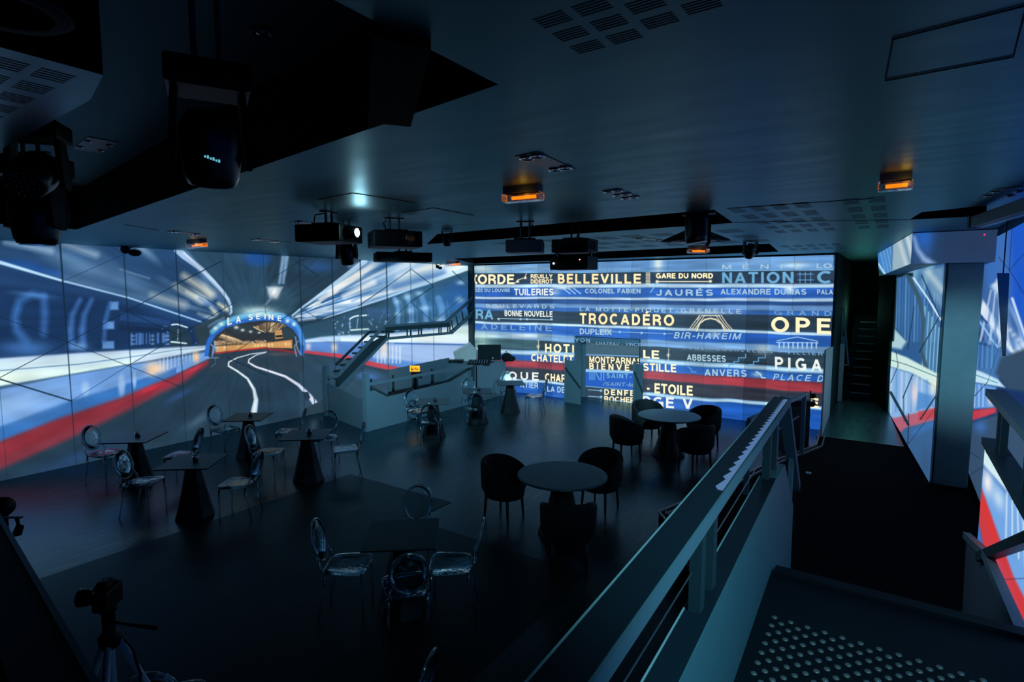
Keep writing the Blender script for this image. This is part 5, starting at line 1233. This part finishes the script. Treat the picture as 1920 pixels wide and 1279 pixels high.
TC = [(-4.22,5.98,(-3.33,5.98),'left of the front round table'),(-3.28,6.98,(-3.33,5.98),'behind the right side of the front round table'),(-2.86,5.28,(-3.33,5.98),'before the front round table, back to the viewer'),
      (-3.9,9.38,(-3.33,9.98),'front left of the farther round table'),(-4.02,10.72,(-3.33,9.98),'behind the farther round table, below the film letters'),(-2.93,10.85,(-3.33,9.98),'right behind the farther round table'),(-2.70,9.50,(-3.33,9.98),'front right of the farther round table, next to the handrail')]
for i, (x, y, c, l) in enumerate(TC):
    o = proto if i == 0 else copy_tree(proto); o.location = (x, y, 0); o.rotation_euler = (0,0,fac(x, y, *c)); tag(o, 'black upholstered tub chair '+l, 'armchair', 'black tub chairs')

# camera on its tripod, bottom left
tc_ = onZ(205,1180,1.36); t = empty('tripod', (tc_[0], tc_[1], 0), RTA); tag(t, 'silver legged camera tripod in the bottom left corner', 'tripod')
hd = 1.33
bm = BM(); tube(bm, [(0,0,hd-.42),(0,0,hd)], .018, 10); obj('centre_column', bm, mat('tripod_silver', (190,208,214), .4), t, True)
for k, a in enumerate((-70, 50, 175)):
    a = math.radians(a); bm = BM(); p = lambda r, z: (r*math.cos(a), r*math.sin(a), z)
    tube(bm, [p(.035,hd-.04),p(.26,hd-.65)], .016, 10); lg = obj('leg', bm, MATS['tripod_silver'], t, True)
    bm = BM(); tube(bm, [p(.26,hd-.65),p(.50,.02)], .011, 8); obj('leg_extension', bm, M_BLACKM, lg)
    bm = BM(); tube(bm, [p(.50,.03),p(.505,0)], .016, 8); obj('rubber_foot', bm, M_BLACK, lg)
# lettering on one leg: dark band of characters
a = math.radians(-70); bm = BM()
for k in range(10):
    if k == 5: continue
    f = .15+k*.055; cx_ = .035+(.225)*f; z = hd-.04-.61*f; p = Vector((cx_*math.cos(a), cx_*math.sin(a), z)); d = Vector((.225*math.cos(a), .225*math.sin(a), -.61)).normalized()
    nn = Vector((0,-1,0)).cross(d).normalized(); bar(bm, p+Vector((0,-.0172,0))-nn*.007, p+Vector((0,-.0172,0))+nn*.007, .009, .001, upv=(0,-1,0))
    if k % 2: bar(bm, p+Vector((0,-.0174,0))-d*.010, p+Vector((0,-.0174,0))+d*.008, .003, .001, upv=(0,-1,0))
obj('leg_lettering', bm, M_BLACK, t)
bm = BM(); lathe(bm, [(.04,hd-.06),(.05,hd-.03),(.05,hd),(.03,hd+.02),(.028,hd+.12),(.04,hd+.13),(.04,hd+.15)], 18); obj('head', bm, M_BLACK, t, True)
bm = BM(); tube(bm, [(.03,0,hd+.07),(.10,-.02,hd+.07),(.30,-.10,hd+.10)], [.009,.008,.011], 8); obj('pan_handle', bm, M_BLACK, t, True)
bm = BM(); tube(bm, [(0,.03,hd+.02),(.07,.05,hd-.1),(.10,.06,hd-.25),(.08,.05,hd-.45)], .006, 6); obj('hanging_strap', bm, M_BLACK, t)
bm = BM()
for k in range(3):
    aa = math.radians((-70,50,175)[k]); bar(bm, (0,0,hd-.42), (.16*math.cos(aa),.16*math.sin(aa),hd-.36), .012, .006)
obj('spreader', bm, M_BLACKM, t)
t2 = empty('camera_body', (tc_[0], tc_[1], hd+.15), RTA+.12); tag(t2, 'black photo camera with lens pointing left on the silver tripod', 'camera')
bm = BM(); box(bm, (-.035,-.07,0), (.04,.07,.105), .012); prism(bm, [(-.05,-.025,.10),(.02,-.03,.10),(.015,-.022,.14),(-.03,-.018,.135)], (0,.05,0)); obj('body', bm, M_BLACK, t2)
bm = BM(); lathe(bm, [(.034,-.035),(.036,-.08),(.040,-.085),(.040,-.105),(.043,-.11),(.043,-.125),(.036,-.126)], 24, (0,0,.052), 'x'); obj('lens', bm, M_BLACKM, t2, True)
bm = BM(); lathe(bm, [(.034,-.1265),(.034,-.127)], 24, (0,0,.052), 'x'); obj('lens_glass', bm, mat('lens_glass_dark', (20,30,40), .05, spec=.8), t2)
bm = BM(); box(bm, (-.025,-.085,.02), (.045,-.068,.11), .006); obj('grip', bm, M_BLACK, t2)
bm = BM(); lathe(bm, [(.016,.105),(.016,.115)], 16, (.01,.045,0)); obj('mode_dial', bm, M_BLACKM, t2)
# clamp lamp at the left edge
c = onZ(4,950,2.12); t = empty('clamp_lamp', c, RTA); t.scale = (.68,.68,.68); tag(t, 'black clamp lamp with hanging flap at the left picture edge', 'lamp')
bm = BM(); lathe(bm, [(.05,-.10),(.06,-.08),(.06,.03),(.045,.05)], 18, (0,0,0), 'x'); obj('lamp_head', bm, M_BLACK, t, True)
bm = BM(); box(bm, (-.06,-.01,-.075), (.12,.01,-.068)); obj('bracket', bm, M_BLACKM, t)
bm = BM(); prism(bm, [(.07,0,-.07),(.09,0,-.07),(.095,0,-.12),(.12,0,-.13),(.10,0,-.19),(.06,0,-.20),(.05,0,-.17),(.08,0,-.12)], (0,.012,0)); obj('flap', bm, M_BLACK, t)
bm = BM(); tube(bm, [(0,.02,-.07),(-.02,.03,-.45),(-.02,.03,-3.11)], .012, 8); obj('support_arm', bm, M_BLACKM, t)
# ================================================================ ceiling equipment
def dep(x, y, d): return Vector(EYEV+ray(x, y)*d)
M_LENS = mat('dark_lens', (16,22,30), .08, spec=.8)
def projector(name, label, c, yaw, w, d, h, body, lens_side=1, lit=None, cat='projector', lens_r=.05):
    # c: centre of the body; lens points along local +y
    t = empty(name, c, yaw); tag(t, label, cat)
    bm = BM(); box(bm, (-w/2,-d/2,-h/2), (w/2,d/2,h/2), .015); obj('housing', bm, body, t)
    for sx in (-1, 1):
        bm = BM()
        for k in range(7): box(bm, (sx*w/2-.003,-d/2+.05+k*d*.09,-h*.3), (sx*w/2+.003,-d/2+.07+k*d*.09,h*.3))
        obj('vent', bm, M_SLOT, t)
    bm = BM(); lathe(bm, [(lens_r*1.2,0),(lens_r*1.25,.05),(lens_r,.12),(lens_r*.95,.125)], 24, (lens_side*w*.2,d/2-.01,0), 'y'); obj('lens_barrel', bm, M_BLACKM, t, True)
    bm = BM(); lathe(bm, [(lens_r*.8,.0),(lens_r*.8,.003)], 24, (lens_side*w*.2,d/2+.115,0), 'y'); obj('lens', bm, lit or M_LENS, t)
    z1 = H-c[2]+(.6 if 'BELLEVILLE' in label else 0)
    bm = BM(); box(bm, (-.12,-.12,h/2), (.12,.12,h/2+.02)); tube(bm, [(-.05,0,h/2+.01),(-.05,0,z1)], .014, 8); tube(bm, [(.05,0,h/2+.01),(.05,0,z1)], .014, 8)
    box(bm, (-.10,-.04,z1-.012), (.10,.04,z1)); obj('ceiling_mount', bm, M_BLACKM, t)
    bm = BM(); tube(bm, [(w*.1,-d*.3,h/2),(w*.2,-d*.2,h/2+.1),(.08,0,z1-.02)], .007, 6); obj('power_cable', bm, M_BLACK, t)
    return t
M_LIT = emis('lit_projector_lens', (225,245,255), 30.0)
def aim(c, tx, ty): return math.atan2(ty-c[1], tx-c[0])-math.pi/2
c = dep(625,441,5.6)
yw_ = math.radians(-15)
p1 = projector('projector', 'black projector with a glaring bright lens, left of the ceiling group', (-4.72,3.66,3.60), RTA-math.pi/2-.28, .42, .50, .17, M_BLACK, 1, M_LIT)
l1 = p1.matrix_basis @ Vector((.084,.42,0))
point('lens_glow', tuple(l1+Vector((.02,-.02,.02))), 2.2, (.75,.9,1), .04)
c = dep(740,450,6.1); projector('projector', 'black projector hung beside the one with the bright lens', tuple(c), aim(c, -11.6, 9)+math.pi, .52, .42, .17, M_BLACK, -1)
c = dep(985,463,6.4); projector('projector', 'pale grey projector hung by two rods before the ceiling slot', tuple(c), aim(c, -8, 13.7), .42, .34, .14, M_GREYP, 1)
c = dep(1078,462,7.2); projector('projector', 'black projector above the letters BELLEVILLE', tuple(c), aim(c, -4, 13.7), .50, .36, .17, M_BLACK, 1)
p5 = [o for o in bpy.data.objects if o.get('label','').endswith('letters BELLEVILLE')][0]
bm = BM(); box(bm, (-.28,-.16,-.30), (.24,.20,-.13), .01); obj('lower_unit', bm, M_BLACK, p5)
bm = BM()
for x_ in (-.26, .22): box(bm, (x_-.01,-.02,-.2), (x_+.01,.02,.0))
obj('side_bracket', bm, M_BLACKM, p5)
bm = BM(); sphere(bm, (-.22,-.17,-.22), .012, 10); obj('indicator', bm, emis('white_sparkle', (225,240,255), 6), p5)
bm = BM(); sphere(bm, (.14,-.17,-.18), .008, 10); obj('indicator', bm, emis('pink_sparkle', (255,170,200), 3), p5)
c = dep(755,483,8.0); t = projector('projector', 'flat black projector with bracket seen behind the ceiling group', tuple(c), aim(c, -11.6, 10), .78, .4, .13, M_BLACK, 1)
# square cover plate under the ceiling beside it
c = dep(1303,455,7.0); t = empty('ceiling_dish', (c[0], c[1], H)); tag(t, 'dark flared dish on the ceiling behind the hanging duct light', 'ceiling fixture')
bm = BM(); lathe(bm, [(.08,0),(.12,-.03),(.40,-.15),(.42,-.17),(.38,-.175),(.1,-.1)], 4); o = obj('shade', bm, M_PANEL_D, t); o.rotation_euler = (0,0,.3)
bm = BM(); lathe(bm, [(.12,-.1),(.14,-.17),(.1,-.18)], 20, (.12,0,0)); lathe(bm, [(.12,-.1),(.14,-.17),(.1,-.18)], 20, (-.16,0,0)); obj('speaker_rings', bm, M_BLACKM, t)
c = dep(1309,432,5.7); t = empty('hanging_duct', (c[0], c[1], H)); tag(t, 'black curved duct hanging from the ceiling with an emergency light at its foot', 'duct')
bm = BM(); tube(bm, [(-.02,0,.6),(-.02,0,-.22),(-.01,0,-.29)], [.11,.11,.105], 16); obj('duct', bm, M_BLACKM, t, True)
bm = BM(); tube(bm, [(.08,-.06,-.01),(.13,-.07,-.06),(.13,-.07,-.3),(.10,-.06,-.34)], .018, 8); obj('cable_loop', bm, M_BLACK, t, True)
bm = BM(); box(bm, (-.16,-.06,-.015), (.16,.06,0)); obj('ceiling_plate', bm, M_PANEL_D, t)
# emergency lights
M_AMB = mat('amber_lamp', (120,40,5), .4, emit=(255,128,12), estr=1.6); M_ACR = glass_mat('emergency_cover', (.9,.9,.92), (.9,.95,1), 1.6, .1, 2.5)
def emergency(a, b, label, z=3.76, glow=.35, hh=.045):
    A = onZ(*a, z); B = onZ(*b, z); c = (A+B)/2; L = np.hypot(*(B-A)[:2]); t = empty('emergency_light', c, math.atan2(B[1]-A[1], B[0]-A[0])); tag(t, label, 'emergency light', 'orange emergency lights')
    top = (H-z) if z > 3.6 else .05
    bm = BM(); box(bm, (-L/2*.9,-.05,hh*.6), (L/2*.9,.05,top)); obj('housing', bm, M_GREYP, t)
    bm = BM(); box(bm, (-L/2,-.055,-hh*.8), (L/2,.055,hh*.6), .012); obj('cover', bm, M_ACR, t, False)
    bm = BM(); tube(bm, [(-L*.28,0,-.005),(L*.34,0,-.005)], hh*.3, 10); obj('lamp', bm, M_AMB, t, True)
    point('emergency_glow', tuple(c+np.array([0,0,-.07]))if False else tuple(c-np.array([fw[0],fw[1],0])*.10+np.array([0,0,-.0])), glow*.15, (1,.32,.03), .03); return t
emergency((945,372),(1016,366),'orange emergency light between the two spotlight frames at ceiling centre', 3.75, .35)
emergency((1646,350),(1713,344),'orange emergency light at the upper right, left of the screen housing', 3.75, .5)
emergency((355,461),(383,458),'orange emergency light above the left part of the tunnel film', 3.74, .5, .05)
emergency((838,497),(860,495),'orange emergency light above the right end of the tunnel film', 3.74, .6, .05)
emergency((1290,470),(1328,470),'orange emergency light at the foot of the hanging duct', 3.44, .3, .03)
# spotlight frames
M_BULB = mat('reflector_bulb', (190,205,210), .12, metal=.9)
def frame(qs, label, z=H, n=4, f=.75):
    P = [onZ(*q, z) for q in qs]; c = sum(P)/4; t = empty('spotlight_frame', c); tag(t, label, 'ceiling spotlight', 'recessed spotlight frames')
    R_ = [Vector(p-c) for p in P]; bm = BM(); prism(bm, [r+Vector((0,0,-.004)) for r in R_], (0,0,.005)); obj('frame', bm, M_BLACKM, t)
    e = (R_[0]+R_[1])/2; s = (R_[3]+R_[2])/2; ax = (s-e); sd = (R_[1]-R_[0])
    r = min(sd.length*.27, ax.length*.12)
    for k in range(n):
        u = -.36+.72*(k//2)/(max(1, n//2-1)) if n > 2 else (-.2+.4*k); v = -.24+.48*(k % 2); p = ax*u+sd*v
        bm = BM(); lathe(bm, [(r,-.004),(r,-.012),(r*.85,-.012),(r*.6,-.006),(r*.2,-.008),(.001,-.012)], 18, tuple(p)); obj('bulb', bm, M_BULB, t, True)
frame([(966,293),(1007,284),(1079,316),(1041,321.6)], 'spotlight frame with four bulbs nearest the ceiling centre')
frame([(1126.7,357.6),(1159,352.5),(1200,370),(1173,373.6)], 'spotlight frame with six bulbs right of the central emergency light', n=6)
frame([(135,278),(165,256),(222,267),(188,287)], 'spotlight frame inside the large dark recess at upper left', H+.478)
frame([(1835,370),(1865,354),(1918,349),(1905,372)], 'spotlight frame beside the screen housing at the right edge')
frame([(546,415),(556,413),(608,421),(598,424)], 'spotlight frame left of the projector with the bright lens')
frame([(470,449),(482,447),(526,452),(514,455)], 'far spotlight frame above the tunnel arch')
frame([(312,434),(324,432),(380,439),(366,441)], 'far spotlight frame beside the left emergency light')
frame([(22,448),(34,446),(74,451),(60,453)], 'far spotlight frame above the left end of the tunnel film')
frame([(1185,447),(1197,446),(1248,449),(1236,451)], 'far spotlight frame between the two ceiling slots')
c = onZ(490,60,H+.478); t = empty('round_spotlight', c); tag(t, 'single round spotlight high in the black recess', 'ceiling spotlight')
bm = BM(); lathe(bm, [(.05,0),(.052,-.01),(.045,-.012),(.04,-.004)], 24); obj('ring', bm, M_GREYP, t, True); bm = BM(); lathe(bm, [(.03,-.004),(.02,-.012),(.002,-.016)], 16); obj('bulb', bm, M_BULB, t, True)
# moving heads
def moving(label, c, yaw, s, tilt=0.0, z1=None, face=False):
    t = empty('moving_head', c, yaw); tag(t, label, 'stage light', 'moving stage lights'); z1 = (z1 or H+.48)-c[2]
    bm = BM(); box(bm, (-.17*s,-.13*s,.20*s), (.17*s,.13*s,.32*s), .02*s); obj('base', bm, M_BLACK, t)
    bm = BM(); tube(bm, [(-.05*s,0,.31*s),(-.05*s,0,z1)], .012, 8); tube(bm, [(.05*s,0,.31*s),(.05*s,0,z1)], .012, 8); bar(bm, (-.12*s,0,.34*s), (.12*s,0,.34*s), .03*s, .02*s); obj('hanging_clamp', bm, M_STEEL, t)
    for sx in (-1, 1):
        bm = BM(); prism(bm, [(sx*.15*s,-.05*s,.20*s),(sx*.15*s,.06*s,.20*s),(sx*.17*s,.07*s,-.05*s),(sx*.17*s,.03*s,-.12*s),(sx*.17*s,-.05*s,-.10*s)], (-sx*.03*s,0,0)); obj('yoke_arm', bm, M_BLACK, t)
    bm = BM(); lathe(bm, [(.05*s,.13*s),(.09*s,.12*s),(.125*s,.05*s),(.13*s,-.04*s),(.115*s,-.16*s),(.10*s,-.20*s),(.09*s,-.205*s)], 22); h = obj('head', bm, M_BLACKM, t, True)
    bm = BM(); lathe(bm, [(.088*s,-.206*s),(.088*s,-.209*s)], 22); f = obj('front_lens', bm, M_LENS, h)
    if face:
        bm = BM()
        for r_, n_ in ((.075,14),(.05,9),(.025,5)):
            for k in range(n_): a = 2*math.pi*k/n_; sphere(bm, (r_*s*math.cos(a), r_*s*math.sin(a), -.211*s), .006*s, 8)
        obj('led_lenses', bm, M_BULB, h)
    h.rotation_euler = (tilt, 0, 0); return t
c = dep(395,262,2.35); mv = moving('big dark moving head at upper left with a small blue mark on its side', tuple(c), RTA+.5, .92, .25)
hd_ = [k for k in mv.children if k.name.startswith('head')][0]
bm = BM(); cm = Vector((-.0,-.112,-.06))
for k in range(6): box(bm, (-.028+k*.010,-.1185,-.068-.003*k), (-.021+k*.010,-.1155,-.060-.003*k+(.004 if k % 2 else 0)))
lg = obj('logo_mark', bm, emis('cyan_logo', (110,200,235), .9), hd_)
c = dep(70,322,3.2); moving('smaller moving head with a ring of led lenses at the left edge of the ceiling', tuple(c), RTA+.3, .86, -1.0, face=True)
c = dep(66,395,3.6); moving('boxy moving head hanging lowest at the left, before the tunnel film top', tuple(c), RTA-.1, 1.05, .0)
c = dep(650,472,6.8); moving('small round moving head under the projector with the bright lens', tuple(c), RTA, .75, .2, H)
c = dep(838,448,7.5); moving('tiny moving head under the long ceiling slot', tuple(c), RTA, .45, .2, H)
c = dep(1407,468,9.2); moving('small moving head at the right end of the rear ceiling slot', tuple(c), RTA, .7, .6, H)
# cable spider lights on the film top edge
for (x, y, d, l) in ((235,468,11.6,'small black clamp light at the top of the left film seam'),(820,500,13.9,'tiny black clamp light at the top right of the tunnel film')):
    c = onX(x, y, XL+.22); t = empty('clamp_light', c); tag(t, l, 'lamp')
    s = .13 if x < 500 else .09
    bm = BM(); sphere(bm, (0,0,0), s*.6, 12); sphere(bm, (.02,s*1.1,-s*.4), s*.7, 12, (1,1.2,.7)); obj('lamp_heads', bm, M_BLACK, t, True)
    bm = BM(); tube(bm, [(0,0,0),(-.08,.0,.12),(-.1,0,H-c[2])], .01, 6); tube(bm, [(0,-s*2,s*1.4),(0,0,0),(0,s*2.4,s)], .008, 6); obj('bracket', bm, M_BLACKM, t)
# round speaker rim at the top left corner
c = onZ(0,8,H); t = empty('round_ceiling_unit', (c[0], c[1], H)); tag(t, 'large black round ceiling unit in the top left corner', 'ceiling fixture')
bm = BM(); lathe(bm, [(.15,0),(.16,-.01),(.145,-.02),(.12,-.018)], 48); obj('rim', bm, M_SLOT, t, True); bm = BM(); lathe(bm, [(.12,-.002),(.115,-.018)], 40); obj('cone', bm, M_VOID, t, True)
